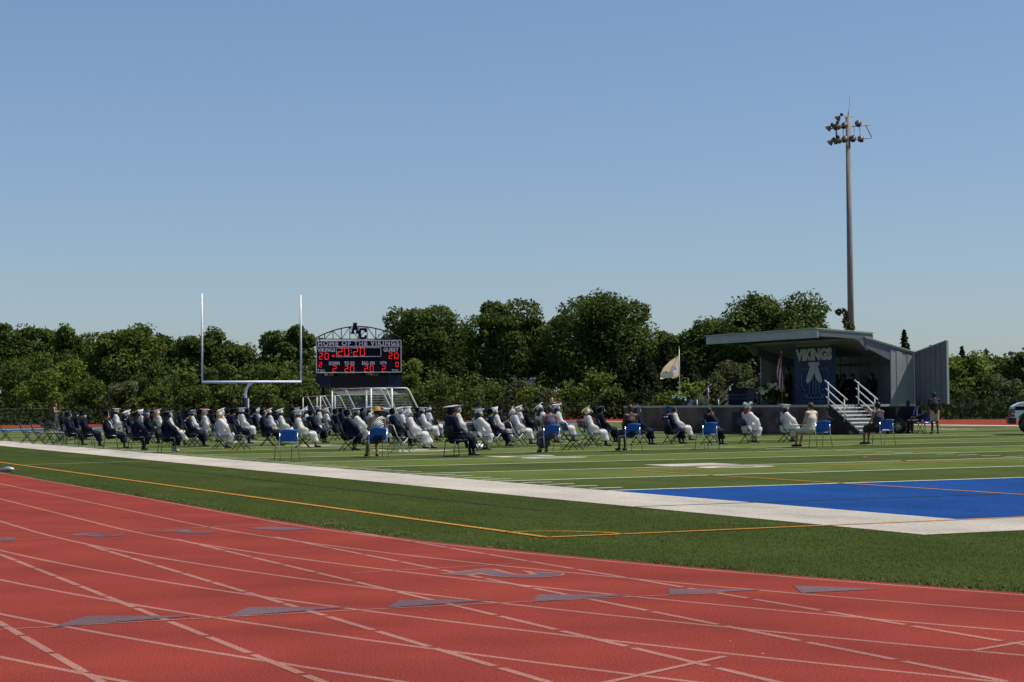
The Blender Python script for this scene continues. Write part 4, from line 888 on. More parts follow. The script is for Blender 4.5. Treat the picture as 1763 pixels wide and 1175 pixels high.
# undergrowth strip directly behind the fence
bl = []
for i in range(170):
    px = -100+i*11.5; dp = 152+4*math.sin(px*.02)+g.uniform(-2, 5) if px < 1250 else 128+g.uniform(0, 8)
    x, y = at(px, dp); bl.append(((x, y, .5), (1.3, 1.0, g.uniform(.8, 1.7)), 75))
o = leaves('undergrowth', bl, LEAF[4], None, .3, 78, kind='stuff'); o['label'] = 'dark weeds and brambles growing in a strip behind the chain link fence'; o['category'] = 'undergrowth'
# pale house glimpsed through the trunks
m_hw = mat('house_wall', (.30, .32, .36), .8, (.26, .28, .32), 2); m_hr = mat('house_roof', (.18, .19, .21), .8)
x, y = at(893, 248); t = thing('house', 'pale grey house glimpsed between the trunks behind the middle tall tree', 'house', (x, y, 0), R(-18))
MB().box((-4.2, -3, 0), (4.2, 3, 4.4)).obj('wall', m_hw, t); MB().prism([(-4.6, -3.3, 4.4), (-4.6, 3.3, 4.4), (-4.6, 0, 6.6)], (9.2, 0, 0)).obj('roof', m_hr, t)
for xx in (-2.4, 0, 2.4):
    w_o = MB().box((xx-.5, -3.06, 2.6), (xx+.5, -3.0, 4.0)).obj('window', m_wpaint, t); MB().box((xx-.42, -3.075, 2.68), (xx+.42, -3.062, 3.92)).obj('pane', m_lens, w_o)

# ================================================================== PICKUP
def pickup():
    x, y = at(1738, 75.5); t = thing('pickup_truck', 'white pickup with black bumper and dark side stripe entering at the right edge', 'truck', (x, y, 0), R(-24.6-12))
    # local: nose at x=0, body extends +x, side facing camera is -y
    m_car = mat('car_paint', (.72, .75, .78), .25, (.70, .73, .76), 2, spec=.6); m_gl = mat('car_glass', (.02, .025, .03), .08, spec=.8)
    prof = [(-.0, .62), (-.02, .98), (.02, 1.10), (.30, 1.24), (1.35, 1.40), (1.55, 1.42), (2.2, 1.82), (3.9, 1.85), (4.1, 1.25), (5.5, 1.25), (5.55, .6), (4.75, .55), (4.6, .78), (4.3, .9), (4.0, .78), (3.85, .52), (1.45, .52), (1.2, .78), (.95, .92), (.50, .9), (.27, .72), (.22, .55), (.1, .55)]
    MB().prism([(a, -.92, b_) for a, b_ in prof], (0, 1.84, 0)).obj('body', m_car, t)
    MB().box((-.14, -.93, .42), (.16, .93, .66)).obj('bumper', m_blackmet, t); MB().box((-.06, -.75, .70), (-.012, .75, 1.0)).obj('grille', m_blackmet, t)
    for s in (-1, 1): MB().box((-.05, s*.90-.1 if s > 0 else -.93, .84), (.12, .93 if s > 0 else -.80, 1.02)).obj('headlight', m_lens, t)
    MB().box((-.08, -.945, .70), (.10, -.925, .80)).obj('marker_lamp', m_red, t)
    MB().box((.12, -.94, .96), (4.2, -.925, 1.10)).obj('side_stripe', m_navy, t)
    for xx in (.72, 4.3):
        for s in (-1, 1):
            wg = link('wheel', None, None, t); wg.location = (xx, s*.80, .40); wg.rotation_euler = (R(90), 0, 0)
            MB().lathe([(.24, -.13), (.37, -.13), (.40, -.09), (.40, .09), (.37, .13), (.24, .13)], 24).obj('tyre', m_blackmet, wg, True); MB().lathe([(0, -.05), (.08, .08), (.24, .10), (.24, -.1)], 14).obj('rim', m_galv, wg, True)
    MB().prism([(1.75, -.925, 1.30), (2.25, -.925, 1.74), (2.85, -.925, 1.76), (2.85, -.925, 1.30)], (0, .01, 0)).obj('window', m_gl, t); MB().prism([(2.95, -.925, 1.30), (2.95, -.925, 1.76), (3.8, -.925, 1.76), (3.95, -.925, 1.3)], (0, .01, 0)).obj('window', m_gl, t)
    MB().box((1.5, -1.12, 1.28), (1.65, -.95, 1.46)).obj('mirror', m_blackmet, t); MB().box((2.86, -.935, 1.05), (2.98, -.925, 1.09)).obj('handle', m_blackmet, t)
    mb = MB(); mb.add([(1.60, -.8, 1.30), (2.18, -.74, 1.79), (2.18, .74, 1.79), (1.60, .8, 1.30)], [(0, 1, 2, 3)]); mb.v = [(a-.03, b_, c+.02) for a, b_, c in mb.v]; mb.obj('windscreen', m_gl, t)
pickup()

# ================================================================== CHAIRS
def tmesh(name, pts, r, m, n=6):
    me = MB().tube(pts, r, n).mesh(name, True); me.materials.append(m); return me
def bmesh_of(mb, name, m, smooth=False): me = mb.mesh(name, smooth); me.materials.append(m); return me
def bevelled(mb, name, m, w_=.015):
    me = mb.mesh(name); bm = bmesh.new(); bm.from_mesh(me); bmesh.ops.bevel(bm, geom=bm.edges[:], offset=w_, segments=2, affect='EDGES'); bm.to_mesh(me); bm.free(); me.shade_smooth(); me.materials.append(m); return me
def folding_parts(ms, mf):
    P = [('seat', bevelled(MB().cbox((.02, 0, .44), (.40, .40, .045)), 'seat', ms))]
    Tb = Matrix.Translation((-.285, 0, .70)) @ Matrix.Rotation(R(-14), 4, 'Y')
    P.append(('backrest', bevelled(MB().cbox((0, 0, 0), (.035, .42, .22), Tb), 'backrest', ms)))
    for s in (-1, 1):
        P.append(('front_leg', tmesh('front_leg', [(-.33, s*.22, .82), (-.20, s*.225, .50), (.24, s*.23, .0)], .0145, mf)))
        P.append(('rear_leg', tmesh('rear_leg', [(.16, s*.195, .43), (-.24, s*.20, .0)], .0145, mf)))
    P.append(('crossbar', tmesh('crossbar', [(.15, -.23, .10), (.15, .23, .10)], .010, mf)))
    P.append(('crossbar', tmesh('crossbar', [(-.16, -.20, .09), (-.16, .20, .09)], .010, mf)))
    P.append(('top_rail', tmesh('top_rail', [(-.33, -.22, .815), (-.345, -.12, .835), (-.345, .12, .835), (-.33, .22, .815)], .0135, mf)))
    return P
def armchair_parts(ms, mf):
    P = [('seat', bevelled(MB().cbox((0, 0, .44), (.46, .50, .07)), 'seat', ms, .025))]
    Tb = Matrix.Translation((-.25, 0, .68)) @ Matrix.Rotation(R(-9), 4, 'Y'); P.append(('backrest', bevelled(MB().cbox((0, 0, 0), (.05, .50, .36), Tb), 'backrest', ms, .022)))
    for s in (-1, 1):
        P.append(('leg', tmesh('leg', [(.20, s*.25, .42), (.24, s*.26, 0)], .012, mf))); P.append(('leg', tmesh('leg', [(-.20, s*.25, .42), (-.26, s*.26, 0)], .012, mf)))
        P.append(('sled_bar', tmesh('sled_bar', [(.24, s*.26, .012), (-.26, s*.26, .012)], .011, mf))); P.append(('armrest', tmesh('armrest', [(-.24, s*.27, .66), (.12, s*.28, .66), (.19, s*.27, .44)], .014, mf)))
    return P
def simple_parts(ms, mf):
    P = [('seat', bevelled(MB().cbox((0, 0, .445), (.42, .44, .04)), 'seat', ms))]
    Tb = Matrix.Translation((-.25, 0, .70)) @ Matrix.Rotation(R(-12), 4, 'Y'); P.append(('backrest', bevelled(MB().cbox((0, 0, 0), (.03, .42, .24), Tb), 'backrest', ms)))
    for s in (-1, 1):
        P.append(('leg', tmesh('leg', [(.17, s*.21, .43), (.23, s*.22, 0)], .011, mf))); P.append(('leg', tmesh('leg', [(-.30, s*.215, .78), (-.19, s*.215, .45), (-.26, s*.22, 0)], .011, mf)))
    P.append(('stretcher', tmesh('stretcher', [(.21, -.215, .12), (.21, .215, .12)], .008, mf)))
    return P
def stack_parts():
    """blue plastic stacking chair on chrome legs"""
    def shell(f, nu, nv, th):
        vs = []; 
        for sgn in (0, 1):
            for i in range(nu+1):
                for j in range(nv+1): vs.append(Vector(f(i/nu, j/nv))+Vector((0, 0, 0))*0+(Vector((th, 0, 0)) if f is fb else Vector((0, 0, -th)))*sgn)
        k = (nu+1)*(nv+1); F = []
        for i in range(nu):
            for j in range(nv):
                q = [i*(nv+1)+j, (i+1)*(nv+1)+j, (i+1)*(nv+1)+j+1, i*(nv+1)+j+1]; F += [tuple(q), tuple(a+k for a in q[::-1])]
        for i in range(nu):
            for j in (0, nv): q = i*(nv+1)+j; r_ = (i+1)*(nv+1)+j; F.append((q, r_, r_+k, q+k))
        for j in range(nv):
            for i in (0, nu): q = i*(nv+1)+j; r_ = i*(nv+1)+j+1; F.append((q, r_, r_+k, q+k))
        mb = MB(); mb.add(vs, F); return mb
    def fb(u, v): y = (u-.5)*.47*(1-.06*v); z = .50+.31*v; return (-.20-.10*v-.05*v*v+.10*abs(u-.5)**2*2, y, z-.012*(2*abs(u-.5))**3)
    def fs(u, v): y = (u-.5)*.45; x = -.19+.42*v; return (x, y, .455-.02*math.sin(math.pi*v)*(1-(2*u-1)**2)-.05*max(0, v-.8)**1.2)
    P = [('backrest', bmesh_of(shell(fb, 10, 6, .012), 'backrest', m_plast, True)), ('seat', bmesh_of(shell(fs, 8, 8, .015), 'seat', m_plast, True))]
    for s in (-1, 1):
        P.append(('rear_leg', tmesh('rear_leg', [(-.19, s*.245, .72), (-.20, s*.25, .45), (-.30, s*.27, 0)], .0125, m_chrome, 8))); P.append(('front_leg', tmesh('front_leg', [(-.15, s*.235, .47), (.17, s*.225, .44), (.25, s*.235, 0)], .011, m_chrome, 8)))
    P.append(('seat_bar', tmesh('seat_bar', [(.14, -.225, .425), (.14, .225, .425)], .009, m_chrome)))
    return P
KIND = {'fold': folding_parts(m_vinyl, m_steel), 'foldlight': folding_parts(m_vinyl, m_galv), 'foldblue': folding_parts(m_blue, m_steel), 'simple': simple_parts(m_blackmet, m_blackmet), 'arm': armchair_parts(m_black, m_blackmet), 'blue': stack_parts()}
def chair(kind, x, y, rz, label, group, z=0):
    nm = {'fold': 'folding_chair', 'foldlight': 'folding_chair', 'foldblue': 'folding_chair', 'simple': 'black_chair', 'arm': 'armchair', 'blue': 'plastic_chair'}[kind]
    t = thing(nm, label, 'chair', (x, y, z), rz, group)
    for pn, me in KIND[kind]: link(pn, me, None, t)
    return t

# ================================================================== PEOPLE
def V3(*a): return np.array(a, float)
def seated_pose(lean=.2, arms='lap', legs='norm', fwd_head=.02):
    c, s = math.cos(lean), math.sin(lean)
    pel = V3(-.08, 0, .56); up = V3(-s, 0, c); J = {'pel': pel, 'chest': pel+up*.34, 'nb': pel+up*.53}
    J['head'] = J['nb']+V3(fwd_head+.02, 0, .145); sh = pel+up*.48
    for k, sg in (('l', 1), ('r', -1)):
        J['sh'+k] = sh+V3(0, sg*.175, 0)
        if arms == 'lap': J['el'+k] = sh+V3(.05+.06*s, sg*.24, -.26); J['wr'+k] = V3(.16-.3*s*0, sg*.10, .68); J['ha'+k] = V3(.23, sg*.04, .665)
        if arms == 'knees': J['el'+k] = sh+V3(.20, sg*.24, -.22); J['wr'+k] = V3(.33, sg*.13, .66); J['ha'+k] = V3(.40, sg*.07, .63)
        if arms == 'cross': J['el'+k] = sh+V3(.10, sg*.23, -.24); J['wr'+k] = sh+V3(.20, -sg*.02, -.20); J['ha'+k] = sh+V3(.17, -sg*.09, -.17)
        if arms == 'chin': 
            J['el'+k] = sh+V3(.22, sg*.20, -.22); J['wr'+k] = V3(.33, sg*.10, .68) if sg > 0 else J['head']+V3(.12, -.07, -.16); J['ha'+k] = V3(.38, .03, .65) if sg > 0 else J['head']+V3(.11, -.05, -.09)
        J['hip'+k] = pel+V3(.03, sg*.09, -.02)
        kn, an = {'norm': (V3(.38, sg*.10, .50), V3(.40, sg*.10, .09)), 'out': (V3(.40, sg*.11, .50), V3(.50, sg*.09, .09)), 'back': (V3(.38, sg*.11, .50), V3(.22, sg*.08, .10)), 'one': ((V3(.40, sg*.10, .48), V3(.66, sg*.09, .09)) if sg > 0 else (V3(.36, sg*.10, .49), V3(.30, sg*.10, .09)))}[legs]
        J['kn'+k] = kn; J['an'+k] = an; d = V3(.15, sg*.02, -.045); J['to'+k] = an+d
    return J
def standing_pose(arms='side', stride=.0):
    J = {'pel': V3(0, 0, .94), 'chest': V3(.0, 0, 1.24), 'nb': V3(-.01, 0, 1.45), 'head': V3(.03, 0, 1.595)}
    for k, sg in (('l', 1), ('r', -1)):
        sh = V3(-.01, sg*.18, 1.39); J['sh'+k] = sh
        if arms == 'side': J['el'+k] = sh+V3(-.03, sg*.07, -.29); J['wr'+k] = sh+V3(.05, sg*.09, -.53); J['ha'+k] = sh+V3(.08, sg*.08, -.62)
        if arms == 'cross': J['el'+k] = sh+V3(.07, sg*.07, -.27); J['wr'+k] = sh+V3(.20, -sg*.12, -.24); J['ha'+k] = sh+V3(.18, -sg*.20, -.20)
        if arms == 'front': J['el'+k] = sh+V3(.08, sg*.07, -.27); J['wr'+k] = sh+V3(.26, -sg*.07, -.36); J['ha'+k] = sh+V3(.32, -sg*.11, -.36)
        if arms == 'raise': J['el'+k] = sh+V3(.20, sg*.10, -.06); J['wr'+k] = sh+V3(.40, -sg*.02, .02); J['ha'+k] = sh+V3(.47, -sg*.05, .04)
        J['hip'+k] = V3(0, sg*.09, .90); J['kn'+k] = V3(.02+sg*stride*.5, sg*.10, .49); J['an'+k] = V3(-.03+sg*stride, sg*.11, .08); J['to'+k] = J['an'+k]+V3(.15, sg*.03, -.045)
    return J
def body_mesh(J, name='body', girth=1.):
    H = J['head']
    def f(P):
        d = cone(P, J['pel'], J['chest'], .125*girth, .115*girth, 1.3); d = smin(d, cone(P, J['chest'], J['nb'], .11*girth, .05, 1.2), .06)
        d = smin(d, cone(P, J['nb'], H+V3(-.01, 0, -.06), .052, .048), .03)
        d = smin(d, ell(P, H+V3(0, 0, .015), (.096, .076, .108)), .02); d = smin(d, ell(P, H+V3(.028, 0, -.06), (.062, .052, .055)), .03)
        d = smin(d, cone(P, H+V3(.088, 0, .01), H+V3(.108, 0, -.022), .010, .014), .012)
        for sg in (1, -1): d = np.minimum(d, ell(P, H+V3(-.005, sg*.077, -.01), (.018, .010, .030)))
        for k in 'lr':
            d = smin(d, cone(P, J['nb']+V3(0, 0, -.05), J['sh'+k], .05, .058), .05); d = smin(d, cone(P, J['sh'+k], J['el'+k], .052*girth, .038), .03); d = smin(d, cone(P, J['el'+k], J['wr'+k], .038, .026), .02)
            d = smin(d, cone(P, J['wr'+k], J['ha'+k], .026, .034), .015)
            d = smin(d, cone(P, J['hip'+k], J['kn'+k], .090*girth, .058), .05); d = smin(d, cone(P, J['kn'+k], J['an'+k], .055, .036), .02)
            d = smin(d, cone(P, J['an'+k]+V3(-.03, 0, -.035), J['to'+k], .038, .034), .02)
        return d
    pts = np.array(list(J.values())); me = net(f, pts.min(0)-.20, pts.max(0)+.20, .0165, name)
    bm = bmesh.new(); bm.from_mesh(me)
    # fingers and thumb
    mb = MB()
    for k, sg in (('l', 1), ('r', -1)):
        h = J['ha'+k]; d = h-J['wr'+k]; d = d/max(np.linalg.norm(d), 1e-6); s_ = np.cross(d, V3(0, 0, 1)); s_ = s_/max(np.linalg.norm(s_), 1e-6)
        for q, ln in zip((-1.5, -.5, .5, 1.5), (.060, .070, .066, .050)):
            a = h+s_*q*.016+d*.018; mb.tube([a, a+d*ln*.55+V3(0, 0, -.006), a+d*ln*.9+V3(0, 0, -.026)], [.0095, .0085, .007], 5)
        a = h-s_*sg*.03; mb.tube([a, a-s_*sg*.022+d*.03, a-s_*sg*.018+d*.055], [.011, .010, .008], 5)
    tm = mb.mesh('t'); bm.from_mesh(tm); bm.to_mesh(me); bm.free(); bpy.data.meshes.remove(tm); me.shade_smooth()
    eyes = [H+V3(.086, sg*.030, .012) for sg in (1, -1)]; mouth = H+V3(.086, 0, -.055)
    def rules(c):
        m = np.zeros(len(c), int)
        low = (c[:, 2] < .30) | ((c[:, 2] < J['knl'][2]+.06) & (c[:, 0] > -.9))
        legs = (np.minimum(cone(c, J['hipl'], J['knl'], .1, .07), cone(c, J['hipr'], J['knr'], .1, .07)) < .01) & (c[:, 2] < J['hipl'][2]+.12)
        sh = np.minimum(cone(c, J['knl'], J['anl'], .06, .04), cone(c, J['knr'], J['anr'], .06, .04)) < .012
        m[legs | sh] = 2
        ft = np.minimum(cone(c, J['anl']+V3(-.03, 0, -.035), J['tol'], .05, .045), cone(c, J['anr']+V3(-.03, 0, -.035), J['tor'], .05, .045)) < .004
        m[ft & (c[:, 2] < .095)] = 1
        for e_ in eyes: m[np.linalg.norm(c-e_, axis=1) < .014] = 3
        m[np.linalg.norm((c-mouth)*V3(1, .6, 1.8), axis=1) < .016] = 4
        return m
    paint(me, rules); return me
def folds(P, J, amp=.010):
    return amp*np.sin(P[:, 1]*38+P[:, 2]*9+P[:, 0]*6)*np.clip((J['nb'][2]-P[:, 2])*3, 0, 1)+amp*.6*np.sin(P[:, 0]*30+P[:, 1]*12+P[:, 2]*22)
def gown_mesh(J, hem=.26, name='gown', loose=1., open_=False):
    kn = (J['knl']+J['knr'])/2; an = (J['anl']+J['anr'])/2
    def f(P):
        d = cone(P, J['pel']+V3(.02, 0, -.02), J['chest'], .175*loose, .150, 1.25); d = smin(d, cone(P, J['chest'], J['nb']+V3(0, 0, -.045), .145, .075, 1.25), .06)
        for k in 'lr':
            d = smin(d, cone(P, J['nb']+V3(0, 0, -.06), J['sh'+k], .075, .082), .06); d = smin(d, cone(P, J['sh'+k], J['el'+k], .082, .098), .05)
            w_ = J['el'+k]+(J['wr'+k]-J['el'+k])*.92; d = smin(d, cone(P, J['el'+k]+V3(0, 0, -.01), w_+V3(0, 0, -.035), .085, .092), .04)
            d = smin(d, cone(P, J['hip'+k], J['kn'+k]+V3(.01, 0, .0), .125, .098), .09)
            e_ = J['kn'+k]+(J['an'+k]-J['kn'+k])*.62; d = smin(d, cone(P, J['kn'+k], e_+V3(.02, 0, 0), .095, .105), .07)
        e_ = kn+(an-kn)*.62; d = smin(d, cone(P, J['pel']+V3(.06, 0, -.01), kn+V3(.02, 0, -.01), .14, .10), .06); d = smin(d, cone(P, kn, e_+V3(.02, 0, 0), .09, .10), .06)
        d = smin(d, cone(P, J['pel']+V3(-.02, .16, -.06), J['pel']+V3(0, .17, -.16), .07, .05), .05); d = smin(d, cone(P, J['pel']+V3(-.02, -.16, -.06), J['pel']+V3(0, -.17, -.16), .07, .05), .05)
        d = d+folds(P, J, .011); d = np.maximum(d, hem-P[:, 2]+.018*np.sin(P[:, 1]*24+P[:, 0]*17))
        # neckline and cuffs
        d = np.maximum(d, -(np.linalg.norm((P-(J['nb']+V3(.02, 0, .02)))*V3(1, 1, 1), axis=1)-.066))
        for k in 'lr':
            v = J['wr'+k]-J['el'+k]; v = v/np.linalg.norm(v); q = (P-(J['wr'+k])) @ v; near = np.linalg.norm(P-J['wr'+k], axis=1) < .13
            d = np.where(near, np.maximum(d, q+.0), d)
        return d
    pts = np.array(list(J.values())); lo = pts.min(0)-.26; lo[2] = hem-.06; me = net(f, lo, pts.max(0)+.24, .0215, name); return me, f
def garment(J, kind, name):
    def top(P, sl=.0, grow=.0):
        d = cone(P, J['pel'], J['chest'], .145+grow, .135+grow, 1.3); d = smin(d, cone(P, J['chest'], J['nb']+V3(0, 0, -.04), .13+grow, .06, 1.2), .06)
        for k in 'lr':
            d = smin(d, cone(P, J['nb']+V3(0, 0, -.055), J['sh'+k]+(V3(0, 0, 0) if sl else (J['nb']-J['sh'+k])*.3), .06, .068), .05)
            if sl: d = smin(d, cone(P, J['sh'+k], J['sh'+k]+(J['el'+k]-J['sh'+k])*sl, .070, .062+.01*(sl < 1)), .03)
            if sl > 1: pass
        return d
    def lsleeve(P, d):
        for k in 'lr': d = smin(d, cone(P, J['el'+k], J['wr'+k], .058, .042), .03)
        return d
    def bottoms(P, frac):
        d = cone(P, J['pel'], J['pel']+V3(.02, 0, -.03), .15, .14, 1.3)
        for k in 'lr':
            d = smin(d, cone(P, J['hip'+k], J['hip'+k]+(J['kn'+k]-J['hip'+k])*min(frac, 1), .108, .085), .05)
            if frac > 1: d = smin(d, cone(P, J['kn'+k], J['kn'+k]+(J['an'+k]-J['kn'+k])*(frac-1), .078, .060), .02)
        return d
    def skirt_(P, frac, flare):
        d = bottoms(P, min(frac, 1)); kn = (J['knl']+J['knr'])/2; d = smin(d, cone(P, J['pel'], J['pel']+(kn-J['pel'])*min(frac, 1), .14, .11+flare, 1.3), .08)
        if frac > 1:
            an = (J['anl']+J['anr'])/2; d = smin(d, cone(P, kn, kn+(an-kn)*(frac-1), .12, .13+flare, 1.2), .08)
        return d+.006*np.sin(P[:, 1]*40+P[:, 0]*20)
    neck = lambda P, d: np.maximum(d, -(np.linalg.norm(P-(J['nb']+V3(.03, 0, .03)), axis=1)-.075))
    fn = {'tank': lambda P: neck(P, np.maximum(top(P), J['pel'][2]-.06-P[:, 2])), 'bareback': lambda P: np.maximum(np.maximum(top(P, 0, .0), J['pel'][2]-.05-P[:, 2]), P[:, 2]-(J['chest'][2]+.02)),
          'shirt': lambda P: neck(P, np.maximum(top(P, .62, .008), J['pel'][2]-.12-P[:, 2])), 'suit': lambda P: neck(P, lsleeve(P, np.maximum(top(P, 1.0, .015), J['pel'][2]-.13-P[:, 2]))),
          'shorts': lambda P: np.maximum(bottoms(P, .80), P[:, 2]-J['pel'][2]-.07), 'trousers': lambda P: np.maximum(bottoms(P, 1.92), P[:, 2]-J['pel'][2]-.07),
          'skirt': lambda P: np.maximum(skirt_(P, .85, .02), P[:, 2]-J['pel'][2]-.10), 'longskirt': lambda P: np.maximum(skirt_(P, 1.5, .05), P[:, 2]-J['pel'][2]-.10)}[kind]
    pts = np.array(list(J.values())); return net(fn, pts.min(0)-.24, pts.max(0)+.22, .021, name)
def stole_mesh(J, f):
    ax = J['nb']
    def g_(P):
        band = np.abs(np.abs(P[:, 1])-(.055+.10*np.clip(ax[2]-P[:, 2], 0, .25)))-.032; front = np.where(P[:, 0] > ax[0]-.03+(-(P[:, 2]-ax[2]))*.2, band, np.maximum(np.abs(P[:, 2]-(ax[2]-.055))-.028, np.abs(P[:, 1])-.12))
        return np.maximum(np.maximum(np.maximum(f(P)-.010, -(f(P)+.02)), front), (J['pel'][2]+.12)-P[:, 2])
    pts = np.array([J['pel'], J['nb'], J['shl'], J['shr']]); return net(g_, pts.min(0)-.2, pts.max(0)+.16, .014, 'stole')
# head-centred accessories -------------------------------------------------
def hair_mesh(kind):
    def f(P):
        d = ell(P, (-.008, 0, .022), (.108, .090, .116))
        face = np.maximum(P[:, 2]-.065, -(P[:, 0]-.045)); d = np.where((P[:, 0] > .045) & (P[:, 2] < .062), .05, d)
        d = np.maximum(d, np.where(P[:, 0] > -.02, -(P[:, 2]+.03), -(P[:, 2]+.085)))
        if kind in ('l', 'x'):
            L_ = -.20 if kind == 'l' else -.42
            for sg in (1, 0, -1): d = smin(d, cone(P, (-.055, sg*.05, .0), (-.125, sg*.07, L_), .062, .045), .04)
            d = smin(d, cone(P, (-.01, .07, -.02), (-.03, .085, -.16), .032, .028), .03); d = smin(d, cone(P, (-.01, -.07, -.02), (-.03, -.085, -.16), .032, .028), .03)
        return d+.004*np.sin(P[:, 1]*120+P[:, 2]*10)
    return net(f, (-.24, -.2, -.5), (.16, .2, .18), .0135, 'hair')
HAIR = {k: hair_mesh(k) for k in 'slx'}
def cap_meshes():
    sk = MB().lathe([(.105, -.02), (.108, .02), (.104, .07), (.085, .105), (.05, .122), (0, .126)], 18, Matrix.Translation((-.01, 0, .02)) @ Matrix.Diagonal((1, .88, 1, 1))).mesh('skull_cap', True)
    Tb = Matrix.Translation((-.01, 0, .152)) @ Matrix.Rotation(R(45), 4, 'Z'); bd = MB().cbox((0, 0, 0), (.27, .27, .011), Tb).mesh('board'); bu = MB().lathe([(0, .155), (.012, .157), (.010, .164), (0, .166)], 8).mesh('button')
    tl = MB().tube([(-.01, 0, .160), (.05, -.09, .159), (.085, -.12, .150), (.088, -.123, .06), (.088, -.123, .045)], [.004, .004, .004, .005, .006], 5).tube([(.088, -.123, .05), (.090, -.123, -.045)], [.008, .013], 6).mesh('tassel')
    return sk, bd, bu, tl
SK, BD, BU, TL = cap_meshes()
def mask_mesh():
    return net(lambda P: np.maximum(np.maximum(ell(P, (.022, 0, -.045), (.092, .070, .062)), -(P[:, 0]-.03)), np.maximum(P[:, 2]+.0, -(P[:, 2]+.1))), (-.02, -.12, -.14), (.15, .12, .05), .0125, 'face_mask')
MASK = mask_mesh()
def flower_cap():
    g = random.Random(4); mb = MB()
    for i in range(34):
        x, y = g.uniform(-.1, .1), g.uniform(-.1, .1); r = g.uniform(.014, .026); T = Matrix.Translation((x-.01, y, .162+g.uniform(0, .012)))
        for k in range(5): a = 6.28*k/5; mb.add([T @ Vector((0, 0, 0)), T @ Vector((r*math.cos(a-.5), r*math.sin(a-.5), r*.6)), T @ Vector((r*1.2*math.cos(a), r*1.2*math.sin(a), r*.5)), T @ Vector((r*math.cos(a+.5), r*math.sin(a+.5), r*.6))], [(0, 1, 2, 3)])
    return mb.mesh('flower_trim')
FLW = flower_cap(); BOW = MB().prism([(-.02, -.10, .16), (-.02, -.02, .18), (-.02, -.10, .215)], (.03, 0, 0)).prism([(-.02, -.09, .16), (-.02, -.17, .19), (-.02, -.12, .225)], (.03, 0, 0)).prism([(-.02, .09, .16), (-.02, .02, .18), (-.02, .10, .215)], (.03, 0, 0)).prism([(-.02, .09, .16), (-.02, .17, .19), (-.02, .12, .225)], (.03, 0, 0)).mesh('bow')
DECO = MB().cbox((-.01, 0, .159), (.12, .05, .004), Matrix.Rotation(0, 4, 'Z')).cbox((-.03, .06, .159), (.05, .05, .004)).mesh('cap_decoration')
VAR = {}
for i, (ln, arms, legs) in enumerate([(.10, 'lap', 'norm'), (.20, 'lap', 'out'), (-.06, 'knees', 'back'), (.25, 'lap', 'one'), (-.05, 'chin', 'out')]):
    J = seated_pose(ln, arms, legs); gm, gf = gown_mesh(J, .24 if i != 3 else .14, loose=1.0); VAR[i] = (J, body_mesh(J), gm, stole_mesh(J, gf))
def setm(o, ms):
    """materials on the object, so that copies can share mesh data"""
    me = o.data
    while len(me.materials) < len(ms): me.materials.append(None)
    for i, m in enumerate(ms): o.material_slots[i].link = 'OBJECT'; o.material_slots[i].material = m
def sub(name, me, parent, ms, loc=None, rot=None):
    o = link(name, me, None, parent); setm(o, ms)
    if loc is not None: o.location = loc
    if rot is not None: o.rotation_euler = rot
    return o
CAPM = {'n': m_navy, 'w': m_white, 'g': m_grey, 'f': m_navy, 'f2': m_white, 'f3': m_white, 'y': m_yell, 'y2': m_white, 'y3': m_yell, 'w2': m_white, 'w3': m_white, 'w4': m_white, 'p': m_purple, 'n2': m_white, 'b': m_blue, 'g2': m_slate}
TILT = {'w2': -38, 'w3': -62, 'y': -30, 'y3': -38, 'f2': 4, 'w4': 0, 'n2': -8}
def add_cap(t, hp, code, rn, tassel):
    T_ = R(TILT.get(code, rn.uniform(-26, 4))); cp = link('cap', None, None, t); cp.location = hp; cp.scale = (1.12, 1.12, 1.12); cp.rotation_euler = (R(rn.uniform(-6, 6)), T_, R(rn.uniform(-25, 25)))
    m = CAPM[code]; base = m_navy if code in ('n2',) else (m_white if code in ('y', 'y3', 'p') else m)
    sub('skull_cap', SK, cp, [base]); sub('board', BD, cp, [m]); sub('button', BU, cp, [base])
    if tassel or rn.random() < .45: sub('tassel', TL, cp, [m_letter if m is not m_white or rn.random() < .5 else m_navy])
    if code in ('f', 'f2', 'f3'): sub('flower_trim', FLW, cp, [{'f': m_gold, 'f2': m_red, 'f3': m_orange}[code]])
    if code == 'w4': sub('bow', BOW, cp, [m_wpaint])
    if code in ('y', 'p', 'y2', 'y3'): sub('cap_decoration', DECO, cp, [{'y': m_navy, 'p': m_wpaint, 'y2': m_gold, 'y3': m_green}[code]])
